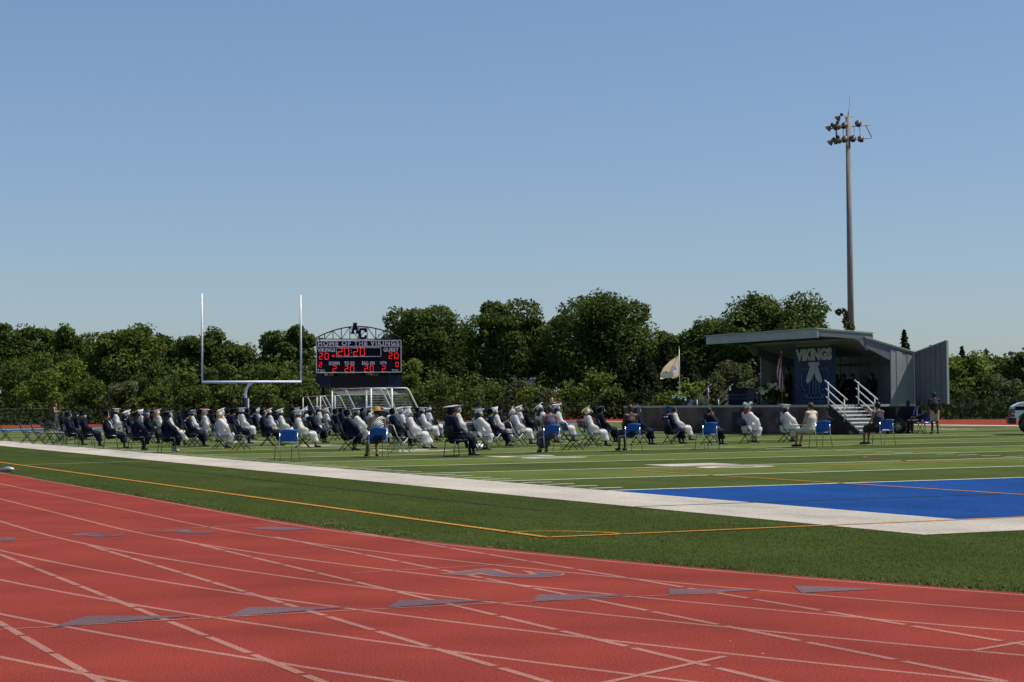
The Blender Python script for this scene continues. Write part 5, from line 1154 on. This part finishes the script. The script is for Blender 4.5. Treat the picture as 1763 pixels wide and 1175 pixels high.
GRADS = [
 (3.0, 58.64, 1.26, 'n', '-', 'k,s', 'b', 1, '', 'bare-headed graduate in navy gown beside the standing woman, leftmost seated'),
 (0.3, 44.33, 1.23, 'n', 'n', 'k,s', 'b', 1, 't', 'graduate in navy gown, front line, white tassel hanging, right of the standing woman'),
 (3.0, 56.03, 1.24, 'n', '-', 'k,s', 'd', 0, 'm', 'bare-headed graduate with pale face mask behind the two leftmost navy gowns'),
 (0.3, 41.48, 1.3, 'n', 'n', 'y,s', 'l', 1, 'm', 'graduate with light blue mask, blond hair and tilted navy cap'),
 (0.3, 37.64, 1.28, 'n', 'n', 'k,s', 'b', 1, 'ts', 'navy gowned graduate with white tassel sitting alone before the dark fence gap'),
 (5.8, 60.44, 1.34, 'w', 'w', 'k,l', 'd', 0, '', 'dark-haired graduate in white gown with grey-lit cap, far left of the white gowns'),
 (8.5, 70.48, 1.17, 'n', 'n', 'k,s', 'b', 0, '', 'graduate in navy gown seated far back beside the leftmost white gown'),
 (3.3, 47.35, 1.26, 'n', 'w', 'k,s', 'd', 1, 's', 'navy gowned graduate in an upward tilted white cap with white stole'),
 (0.3, 33.86, 1.2, 'n', 'f', 'k,l', 'b', 2, 's', 'front graduate in navy gown whose cap is covered with gold flowers'),
 (6.5, 58.61, 1.23, 'w', 'w', 'k,l', 'd', 0, 's', 'white capped graduate with long white stole behind the gold flower cap'),
 (3.3, 44.41, 1.24, 'n', 'g', 'r,l', 'l', 0, 's', 'brown-haired graduate in navy gown under a grey cap'),
 (8.5, 64.6, 1.26, 'n', 'n', 'k,s', 'b', 0, '', 'navy capped graduate between the grey cap and the bright white cap'),
 (5.8, 52.73, 1.28, 'w', 'w', 'y,l', 'l', 0, '', 'blond graduate with level white cap and white gown, left part of the crowd'),
 (0.6, 31.12, 1.26, 'n', 'n', 'k,l', 'd', 2, 'j', 'front graduate with big navy cap and navy gown above pale jeans and sneakers'),
 (3.3, 40.83, 1.2, 'w', 'g', 'k,l', 'b', 1, '', 'graduate in white gown leaning back behind the one in pale jeans'),
 (8.5, 59.53, 1.26, 'n', '-', 'k,s', 'd', 0, 'q', 'bare-headed graduate in dark gown with teal stole'),
 (3.3, 38.25, 1.26, 'n', 'n', 'k,s', 'b', 1, 's', 'navy gowned graduate with pale collar whose folding chair stands clear on the grass'),
 (6.6, 49.88, 1.25, 'w', 'g', 'k,l', 'b', 1, 't', 'white gowned graduate with grey tasselled cap left of the left upright'),
 (9.5, 59.34, 1.17, 'n', 'n', 'k,s', 'd', 0, '', 'navy gowned graduate directly below the left upright of the goal post'),
 (5.8, 45.21, 1.3, 'w', 'f2', 'y,l', 'l', 0, '', 'blond graduate in white gown with red flowers on the cap'),
 (3.3, 34.55, 1.26, 'w', 'y', 'y,l', 'l', 2, '', 'graduate with very long blond hair, yellow decorated cap and white gown'),
 (7.5, 48.52, 1.29, 'w', 'w', 'r,l', 'l', 1, 's', 'white gowned graduate half hidden behind the yellow cap'),
 (11.0, 59.99, 1.26, 'n', 'n', 'k,s', 'b', 0, 's', 'navy capped graduate with white stole far behind the yellow cap'),
 (5.8, 41.22, 1.32, 'n', 'n', 'k,s', 'l', 1, '', 'large navy gowned graduate in front of the goal post pad'),
 (8.5, 49.3, 1.33, 'w', 'w', 'k,s', 'd', 0, '', 'graduate in white gown with cap tipped forward just right of the post pad'),
 (10.5, 54.14, 1.29, 'n', 'n', 'k,s', 'b', 0, 's', 'smiling graduate in navy gown with broad white stole right of the post pad'),
 (12.5, 59.86, 1.22, 'w', 'w2', 'k,s', 'd', 1, 't', 'graduate whose white cap is tipped far back showing its square board'),
 (5.8, 37.38, 1.28, 'n', 'n', 'k,s', 'b', 1, '', 'navy gowned graduate on a folding chair left of the empty blue chair'),
 (8.8, 46.41, 1.27, 'w', 'f3', 'k,l', 'd', 0, 's', 'graduate in white gown with orange trim on a white cap'),
 (8.5, 43.79, 1.27, 'w', 'w', 'k,l', 'd', 1, '', 'black-haired graduate in white gown behind the empty blue chair'),
 (14.0, 59.5, 1.31, 'n', 'n', 'k,s', 'b', 0, '', 'navy gowned graduate far behind, left of the right upright'),
 (5.8, 33.41, 1.24, 'w', 'w', 'k,s', 'b', 1, '', 'slim graduate in white gown directly below the right upright'),
 (11.0, 48.12, 1.3, 'w', 'w2', 'k,l', 'b', 1, '', 'white gowned graduate with cap tipped back right of the right upright'),
 (8.5, 40.19, 1.23, 'n', 'n', 'k,s', 'l', 1, '', 'navy gowned graduate leaning back below the rusty small goal'),
 (14.0, 55.49, 1.36, 'w', 'w', 'k,l', 'd', 0, '', 'tall-sitting graduate in white gown before the rusty small goal'),
 (14.0, 54.43, 1.25, 'w', 'y2', 'k,s', 'b', 0, '', 'graduate in white gown with olive decorated cap beside the far goal post'),
 (11.0, 44.7, 1.25, 'n', 'n', 'k,s', 'b', 0, '', "navy gowned graduate just right of the near white goal's left post"),
 (5.6, 28.34, 1.28, 'n', 'n', 'k,s', 'l', 2, 'k', 'broad graduate in navy gown open over khaki shorts'),
 (8.5, 35.49, 1.29, 'w', 'g', 'k,l', 'b', 2, '', 'white gowned graduate with long sleeves beside the straw hat'),
 (14.0, 48.85, 1.32, 'w', 'g', 'k,l', 'd', 0, '', 'white gowned graduate with grey cap behind the straw hat'),
 (10.0, 37.35, 1.27, 'w', 'w2', 'k,s', 'd', 0, '', 'white gowned graduate with tipped cap just right of the straw hat'),
 (15.0, 49.6, 1.26, 'w', 'w', 'k,l', 'b', 0, '', 'white gowned graduate half hidden before the goal net'),
 (11.8, 40.81, 1.26, 'w', 'w', 'k,l', 'd', 1, 's', 'dark-haired graduate in white gown and bright flat cap before the net'),
 (9.0, 32.89, 1.3, 'n', 'n', 'k,s', 'l', 1, '', 'upright graduate in navy gown between the white caps in front of the net'),
 (11.6, 38.89, 1.3, 'w', 'w', 'k,s', 'b', 1, 't', 'white gowned graduate second behind the one in long flowing white'),
 (14.5, 45.66, 1.31, 'w', 'w', 'k,s', 'd', 0, '', "white gowned graduate with raised tassel under the goal net's slanted pole"),
 (8.1, 29.01, 1.27, 'w', 'w2', 'k,s', 'b', 3, '', 'graduate in long flowing white gown with one leg stretched forward'),
 (13.0, 40.22, 1.29, 'w', 'w', 'k,l', 'b', 1, '', 'white gowned graduate directly at the foot of the slanted goal pole'),
 (15.5, 45.77, 1.32, 'w', 'p', 'k,s', 'd', 0, '', 'white gowned graduate with purple lettered cap right of the slanted pole'),
 (5.8, 20.13, 1.37, 'n', 'n2', 'k,s', 'b', 1, '', 'navy gowned graduate in the black armchair with a white topped cap'),
 (11.5, 33.11, 1.36, 'w', 'g', 'o,l', 'l', 1, '', 'orange-haired graduate in white gown next to the black armchair'),
 (17.0, 44.14, 1.26, 'n', 'n', 'k,s', 'b', 0, '', 'navy capped graduate hidden behind the long black hair'),
 (8.8, 25.46, 1.21, 'w', 'w', 'k,x', 'b', 2, '', 'graduate in white gown with very long black hair and grey leggings'),
 (11.2, 29.72, 1.24, 'n', 'n', 'k,s', 'l', 1, 's', 'navy gowned graduate in black trousers right of the long black hair'),
 (14.0, 35.58, 1.21, 'w', 'w', 'r,l', 'l', 1, '', 'white gowned graduate partly behind the navy gown in black trousers'),
 (20.0, 48.65, 1.31, 'n', 'n', 'k,s', 'b', 0, '', 'navy gowned graduate farthest back, middle of the field'),
 (13.0, 31.7, 1.26, 'w', 'w3', 'k,s', 'b', 1, '', 'white gowned graduate with diamond shaped cap tipped right back'),
 (20.0, 46.52, 1.28, 'w', 'w', 'k,s', 'b', 0, '', 'far graduate in white cap over the diamond shaped cap'),
 (17.0, 39.25, 1.16, 'n', '-', 'k,s', 'd', 1, 't', 'dark-haired graduate in navy gown with white tassel left of the mauve dress'),
 (14.5, 32.76, 1.37, 'w', 'w2', 'k,l', 'b', 1, '', 'white capped graduate hidden behind the woman in the mauve dress'),
 (16.0, 34.53, 1.36, 'w', 'w', 'k,l', 'b', 1, '', 'white gowned graduate in front of the two standing women'),
 (13.5, 27.1, 1.21, 'w', 'y3', 'k,s', 'd', 1, '', 'graduate in white gown with gold and green decorated cap'),
 (16.2, 31.52, 1.27, 'n', 'n', 'k,s', 'b', 1, 't', 'navy gowned graduate behind the gold and green cap'),
 (15.7, 27.99, 1.28, 'n', 'g2', 'k,s', 'd', 1, 'ts', 'navy gowned graduate with slate cap and pale tassel right of the bare-backed woman'),
 (17.0, 28.15, 1.23, 'n', 'b', 'k,s', 'b', 1, 's', 'navy gowned graduate in a bright blue cap before the stage skirt'),
 (20.0, 32.98, 1.19, 'w', '-', 'k,s', 'b', 1, '', 'white gowned person mostly hidden behind the bright blue cap'),
 (17.3, 26.14, 1.23, 'n', '-', 'k,s', 'b', 2, '', 'navy gowned graduate resting head on hand before the stage'),
 (19.4, 27.15, 1.32, 'w', 'w4', 'o,x', 'l', 2, '', 'graduate in white gown with white bows on the cap and long auburn hair'),
 (21.0, 27.32, 1.29, 'w', 'w', 'k,x', 'b', 2, '', 'black-haired graduate in white gown left of the cream-topped woman'),
 (11.5, 69.65, 1.23, 'n', 'n', 'k,s', 'b', 0, '', 'far navy capped graduate seen between teal stole and pale collar'),
 (12.0, 66.35, 1.22, 'n', 'n', 'k,s', 'd', 0, '', 'far navy graduate between the red flowered cap and the yellow cap'),
 (14.0, 66.64, 1.26, 'n', 'n', 'k,s', 'b', 1, '', 'far navy graduate glimpsed left of the broad white stole'),
 (13.0, 58.8, 1.24, 'n', 'n', 'k,s', 'b', 0, '', 'far navy graduate behind the orange trimmed cap'),
 (16.5, 66.4, 1.27, 'w', 'w', 'k,s', 'b', 0, '', 'far white gowned graduate just left of the right upright'),
 (16.0, 58.19, 1.2, 'n', 'n', 'k,s', 'd', 0, '', 'far navy graduate behind the khaki shorts graduate'),
 (17.0, 57.96, 1.28, 'n', 'n', 'k,s', 'b', 1, '', 'far navy graduate before the netted goals left of the straw hat'),
 (18.0, 58.03, 1.21, 'n', 'n', 'k,s', 'b', 0, '', 'far navy graduate under the right netted goal'),
 (17.5, 52.13, 1.24, 'n', 'n', 'k,s', 'd', 0, '', 'far navy graduate at the lower end of the slanted goal pole'),
]

rn = random.Random(21)
for (x, y, ztop, gw, capc, hair, skin, var, ex, lab) in GRADS:
    J, bmh, gmh, smh = VAR[var if not (ex == '' and var == 2 and lab.startswith('navy gowned graduate resting')) else 4]
    rz = R(rn.uniform(-14, 14)); H = J['head']; z0 = H[2]+.18; s = max(.90, min(1.06, ztop/z0*1.01))
    t = thing('person', lab, 'person', (x, y, 0), rz, 'seated graduates'); t.scale = (s, s, s)
    sk = m_skin[skin]; dark = gw == 'n' and not ('k' in ex or 'j' in ex)
    sub('body', bmh, t, [sk, m_sneak if 'j' in ex else m_shoe, m_jean if 'j' in ex else (m_black if dark and skin != 'z' else sk), m_hair['k'], m_red if 0 else sk])
    sub('gown', gmh, t, [m_navy if gw == 'n' else m_white])
    if 's' in ex: sub('stole', smh, t, [m_wpaint])
    if 'q' in ex: sub('stole', smh, t, [m_teal])
    hc, hl = hair.split(','); sub('hair', HAIR[hl], t, [m_hair[hc]], H)
    if 'm' in ex: sub('face_mask', MASK, t, [m_mask], H)
    if capc != '-': add_cap(t, H, capc, rn, 't' in ex)
    if 'k' in ex: sub('shorts', SH2, t, [m_khaki]) if 'SH2' in globals() else sub('shorts', garment(J, 'shorts', 'shorts'), t, [m_khaki])
    short = ' '.join(lab.split()[:])
    kind = 'arm' if 'armchair' in lab and 'in the black' in lab else ('simple' if x < 1 else ('foldlight' if rn.random() < .12 else 'fold'))
    chair(kind, x, y, rz, ('black chair' if kind in ('simple', 'arm') else 'folding chair')+' under the '+' '.join(lab.split()[:10]).rstrip(','), 'chairs of the seated graduates')
# empty folding chairs
for x, y, k, lab in [(-.1, 56.0, 'fold', 'leftmost empty folding chair beside the white border'), (0, 51.6, 'fold', 'second empty folding chair from the left edge'), (-.05, 48.8, 'fold', 'third empty folding chair from the left, at the border'),
        (2.0, 57.6, 'fold', 'empty folding chair a row behind, before the blue far end zone'), (2.0, 54.2, 'fold', 'empty folding chair just left of the standing woman'), (.15, 46.9, 'fold', 'empty folding chair seen at an angle left of the front navy gowns'), (.3, 44.9+1.3, 'fold', 'empty folding chair nearest the bare-headed graduate at left'),
        (3.3, 32.2, 'fold', 'empty folding chair in front of the large navy gown by the post pad'), (3.6, 40.4-3.2+1.4, 'fold', 'empty folding chair behind the graduate in pale jeans'), (11.4, 24.3, 'foldblue', 'empty folding chair with blue back right of the mauve dress'), (14.6, 29.6, 'fold', 'empty black-backed folding chair before the two standing women'),
        (11.6, 28.9, 'foldlight', 'light framed empty folding chair before the diamond cap'), (6.0, 24.9, 'foldlight', 'light framed empty folding chair right of the straw hat'), (14.3, 41.8, 'fold', 'empty folding chair right of the purple lettered cap')]:
    chair(k, x, y, R(rn.uniform(-8, 8)) if 'angle' not in lab else R(35), lab, 'empty folding chairs')

# staff on blue chairs, facing up the field
def staff(px, x, y, rz, J, top, topm, bot, botm, skin, hairc, label, hairk='s', hat=False, shoe=None, kindc='blue', clabel=None, chairat=True, s=1.0, stock=None):
    if label:
        t = thing('person', label, 'person', (x, y, 0), rz); t.scale = (s, s, s)
        sub('body', body_mesh(J), t, [m_skin[skin], shoe or m_shoe, stock or m_skin[skin], m_hair['k'], m_skin[skin]])
        if top: sub({'tank': 'top', 'bareback': 'dress', 'shirt': 'shirt', 'suit': 'jacket'}[top], garment(J, top, 'top'), t, [topm])
        if bot: sub({'shorts': 'shorts', 'trousers': 'trousers', 'skirt': 'skirt', 'longskirt': 'skirt'}[bot], garment(J, bot, 'bottom'), t, [botm])
        sub('hair', HAIR[hairk], t, [m_hair[hairc]], J['head'])
        if hat: MBh = MB().lathe([(.19, .035), (.185, .05), (.11, .06), (.105, .12), (.085, .155), (0, .16)], 20); o = MBh.obj('straw_hat', m_straw, t, True); o.location = J['head']; MB().lathe([(.112, .062), (.110, .085), (.10, .085), (.10, .062)], 20).obj('hat_band', m_gold, o)
    else: t = None
    if chairat: chair(kindc, x, y, rz, clabel, 'blue plastic chairs on the field')
    return t
m_zebra = bpy.data.materials.new('cloth_zebra'); m_zebra.use_nodes = True; N = m_zebra.node_tree.nodes; L = m_zebra.node_tree.links
tc = N.new('ShaderNodeTexCoord'); wv = N.new('ShaderNodeTexWave'); wv.inputs['Scale'].default_value = 9; wv.inputs['Distortion'].default_value = 4; wv.inputs['Detail Scale'].default_value = .8; wv.bands_direction = 'DIAGONAL'
cr = N.new('ShaderNodeValToRGB'); cr.color_ramp.elements[0].position = .48; cr.color_ramp.elements[1].position = .52; cr.color_ramp.elements[0].color = (.02, .02, .02, 1); cr.color_ramp.elements[1].color = (.7, .68, .62, 1)
L.new(tc.outputs['Object'], wv.inputs[0]); L.new(wv.outputs[0], cr.inputs[0]); L.new(cr.outputs[0], N['Principled BSDF'].inputs['Base Color'])
NY = R(90)
staff(487, 1.0, 20.3, NY+R(2), None, None, None, None, None, 'l', 'k', None, clabel='empty blue plastic chair nearest the white border, left one')
staff(647, 3.75, 20.9, NY+R(-6), seated_pose(.08, 'lap', 'one'), 'tank', m_zebra, 'skirt', m_black, 'b', 'k', 'woman in straw hat and black and white striped top on a blue chair', hat=True, clabel='blue plastic chair under the woman in the straw hat')
staff(940, 9.3, 21.6, NY+R(-2), seated_pose(.02, 'lap', 'norm'), 'tank', m_mauve, 'longskirt', m_mauve, 'b', 'r', 'brown-haired woman in a flowing mauve dress on a blue chair', clabel='blue plastic chair under the woman in the mauve dress')
staff(1073, 11.9, 21.6, NY+R(4), seated_pose(.05, 'lap', 'norm'), 'bareback', m_black, 'skirt', m_black, 'd', 'r', 'woman with bare back and black dress on a blue chair', clabel='blue plastic chair under the bare-backed woman')
staff(1205, 14.5, 21.6, NY+R(5), None, None, None, None, None, 'l', 'k', None, clabel='empty blue plastic chair between bare-backed woman and stage')
staff(1387, 18.0, 21.4, NY+R(8), seated_pose(.10, 'lap', 'out'), 'tank', m_cream, 'shorts', m_cream, 'l', 'r', 'woman in sleeveless cream top with short auburn hair, leaning left off a blue chair', clabel='blue plastic chair beside the cream-topped woman', chairat=False)
chair('blue', 18.32, 21.3, NY-R(4), 'blue plastic chair with perforated back beside the cream-topped woman', 'blue plastic chairs on the field')
staff(1517, 21.15, 22.4, NY+R(10), seated_pose(.12, 'lap', 'norm'), 'tank', m_slate, 'skirt', m_black, 'b', 'k', 'woman in slate tank top on the rightmost blue chair before the stairs', clabel='rightmost blue plastic chair before the stage stairs', chairat=False)
chair('blue', 21.4, 22.35, NY, 'rightmost blue plastic chair before the stage stairs', 'blue plastic chairs on the field')
# pair in dark suits by the stage corner
for px, dp, lab, c in [(1558, 80.2, 'man in black suit seated left of the pair at the stage corner', 'black'), (1575, 79.6, 'man in black suit with lilac shirt showing, seated at the stage corner', 'purple')]:
    x, y = at(px, dp); J = seated_pose(.15, 'lap', 'norm'); t = thing('person', lab, 'person', (x, y, 0), R(195), 'seated pair at the stage corner')
    sub('body', body_mesh(J), t, [m_skin['d'], m_shoe, m_black, m_hair['k'], m_skin['d']]); sub('jacket', garment(J, 'suit', 'jacket'), t, [m_black]); sub('trousers', garment(J, 'trousers', 'trousers'), t, [m_black]); sub('hair', HAIR['s'], t, [m_hair['k']], J['head'])
    if c == 'purple': sub('shirt_front', VAR[0][3], t, [mat('cloth_lilac', (.22, .22, .48), .7)])
    chair('fold', x, y, R(195), 'dark folding chair under the '+('left' if c == 'black' else 'lilac-shirted')+' man at the stage corner', 'chairs at the stage corner')
for px, dp, lab in [(1590, 79.4, 'blue plastic chair just left of the standing man in shorts'), (1601, 79.0, 'blue plastic chair behind the legs of the standing man in shorts')]:
    x, y = at(px, dp); chair('blue', x, y, R(185), lab, 'blue plastic chairs on the field')
def stander(x, y, rz, J, label, skin, hairc, hairk, items, s=1.0, z=0, stock=None):
    t = thing('person', label, 'person', (x, y, z), rz); t.scale = (s, s, s); sub('body', body_mesh(J), t, [m_skin[skin], m_shoe, stock or m_skin[skin], m_hair['k'], m_skin[skin]])
    for k, nm, m in items: sub(nm, garment(J, k, nm), t, [m])
    sub('hair', HAIR[hairk], t, [m_hair[hairc]], J['head']); return t
x, y = at(1607, 78.2)
t = stander(x, y, R(75), standing_pose('side', .04), 'man standing in black shirt and khaki shorts right of the stage', 'd', 'k', 's', [('shirt', 'shirt', m_black), ('shorts', 'shorts', m_khaki)], .99)
MB().cbox((.02, .19, 1.0), (.07, .02, .08)).obj('belt_badge', m_wpaint, t)
stander(10.4, 98.6, R(-30), standing_pose('cross'), 'woman standing with crossed arms in olive tank dress at far left', 'l', 'r', 'l', [('tank', 'top', m_olive), ('skirt', 'skirt', m_olive)], .985)
x, y = at(949, 122.5); stander(x, y, R(15), standing_pose('raise'), 'long-haired woman in blue and white dress, left of two standing women', 'l', 'y', 'l', [('tank', 'top', m_blue), ('skirt', 'skirt', m_blue)], 1.0)
x, y = at(962, 122.5); stander(x, y, R(185), standing_pose('raise'), 'woman in dark green dress facing her friend, right of two standing women', 'b', 'r', 's', [('tank', 'top', m_olive), ('skirt', 'skirt', m_green)], .97)
# people on the stage, in its shade
def on_stage(px, dp, rz, label, var=0, gown=m_black, skin='b', seat=True, standing=False, cape=None):
    x, y = at(px, dp)
    if standing:
        stander(x, y, rz, standing_pose('front'), label, skin, 'k', 's', [('suit', 'jacket', gown), ('trousers', 'trousers', gown)], 1.0, ZF); return
    J, bmh, gmh, smh = VAR[var]; t = thing('person', label, 'person', (x, y, ZF), rz); sub('body', bmh, t, [m_skin[skin], m_shoe, m_black, m_hair['k'], m_skin[skin]]); sub('gown', gmh, t, [gown]); sub('hair', HAIR['s'], t, [m_hair['k']], J['head'])
    if cape: sub('stole', smh, t, [cape])
    chair('fold', x, y, rz, 'dark folding chair on deck under the '+' '.join(label.split()[:8]), 'chairs on the stage'); t.location.z = ZF
    bpy.data.objects[-1] if False else None
    for o in reversed(C.objects):
        if o.name.startswith('folding_chair'): o.location.z = ZF; break
on_stage(1436, 86.3, R(180), 'seated official in black gown right beside the navy banner', 0, m_black)
on_stage(1446, 85.2, R(170), 'seated official in black gown with pale grey hood above the stair rail', 1, m_black, cape=m_grey)
on_stage(1463, 85.0, R(185), 'seated official in black gown between the two stair rails', 0, m_black, 'l')
on_stage(1494, 83.9, R(175), 'seated official in black gown rightmost on the stage', 1, m_black)
on_stage(1457, 86.9, R(180), 'person in black standing at the back wall of the stage', standing=True)
on_stage(1357, 88.5, R(160), 'person in black standing just left of the navy banner', standing=True, skin='b')
on_stage(1319, 89.5, R(200), 'seated person in slate blue before the light end wall of the stage', 0, m_slate, 'd')
on_stage(1306, 90.5, R(200), 'seated person in black at the left end of the covered stage', 0, m_black, 'd')
x, y = at(1184, 92); t = thing('person', 'person in slate jacket crouched behind the left corner of the stage skirt', 'person', (x, y, .35), R(180)); J = VAR[2][0]
sub('body', VAR[2][1], t, [m_skin['d'], m_shoe, m_black, m_hair['k'], m_skin['d']]); sub('gown', VAR[2][2], t, [m_slate]); sub('hair', HAIR['s'], t, [m_hair['k']], J['head'])
bpy.data.objects.remove(t) if False else None
# small things on the grass
x, y = 9.3, 26.6
t = thing('bag', 'small white bag lying on the grass behind the long black hair', 'bag', (x, y, 0)); MB().lathe([(.10, 0), (.17, .03), (.18, .09), (.12, .16), (.03, .19)], 12, Matrix.Diagonal((1.1, .7, 1, 1))).obj('body', m_wpaint, t, True); MB().tube([(-.08, 0, .15), (-.05, 0, .26), (.05, 0, .26), (.08, 0, .15)], .008, 5).obj('handle', m_wpaint, t)
t = thing('programme', 'folded white programme on the lap of the cream-topped woman', 'paper', (17.78, 21.75, .68), R(20)); MB().prism([(-.12, -.09, 0), (.12, -.09, 0), (.12, .09, .012), (-.12, .09, .012)], (0, 0, .004)).obj('sheet', m_wpaint, t)

# hose end lying at the grass edge, far left
t = thing('hose_end', 'white hose end with grey nozzle lying on the grass at the left edge', 'hose', (-7.0, 16.5, 0), 0)
MB().tube([(-2.2, 1.2, .03), (-1.0, .7, .03), (-.35, .2, .035), (0, 0, .04)], .028, 8).obj('hose', m_wpaint, t, True); MB().tube([(0, 0, .04), (.16, -.12, .06), (.26, -.2, .05)], [.03, .06, .035], 8).obj('nozzle', m_galv, t, True)
# scattered litter and grit on the track
g = np.random.default_rng(12); mb = MB()
for i in range(90):
    x = g.uniform(-15, -6.5); y = g.uniform(-20, 4); 
    if math.hypot(x-CX, y-CY) < 35.3 and y < CY: continue
    r = g.uniform(.004, .014); a0 = g.uniform(0, 6.28); mb.add([(x+r*math.cos(a0+q)*g.uniform(.5, 1), y+r*math.sin(a0+q)*g.uniform(.5, 1), .006+.004*(q > 2)) for q in (0, 1.5, 3, 4.6)], [(0, 1, 2, 3)])
mb.obj('track_litter', mat('litter', (.34, .26, .22), .9, (.06, .05, .04), 3), None, kind='stuff', label='tiny bits of dry leaf and grit scattered over the red track', category='litter')
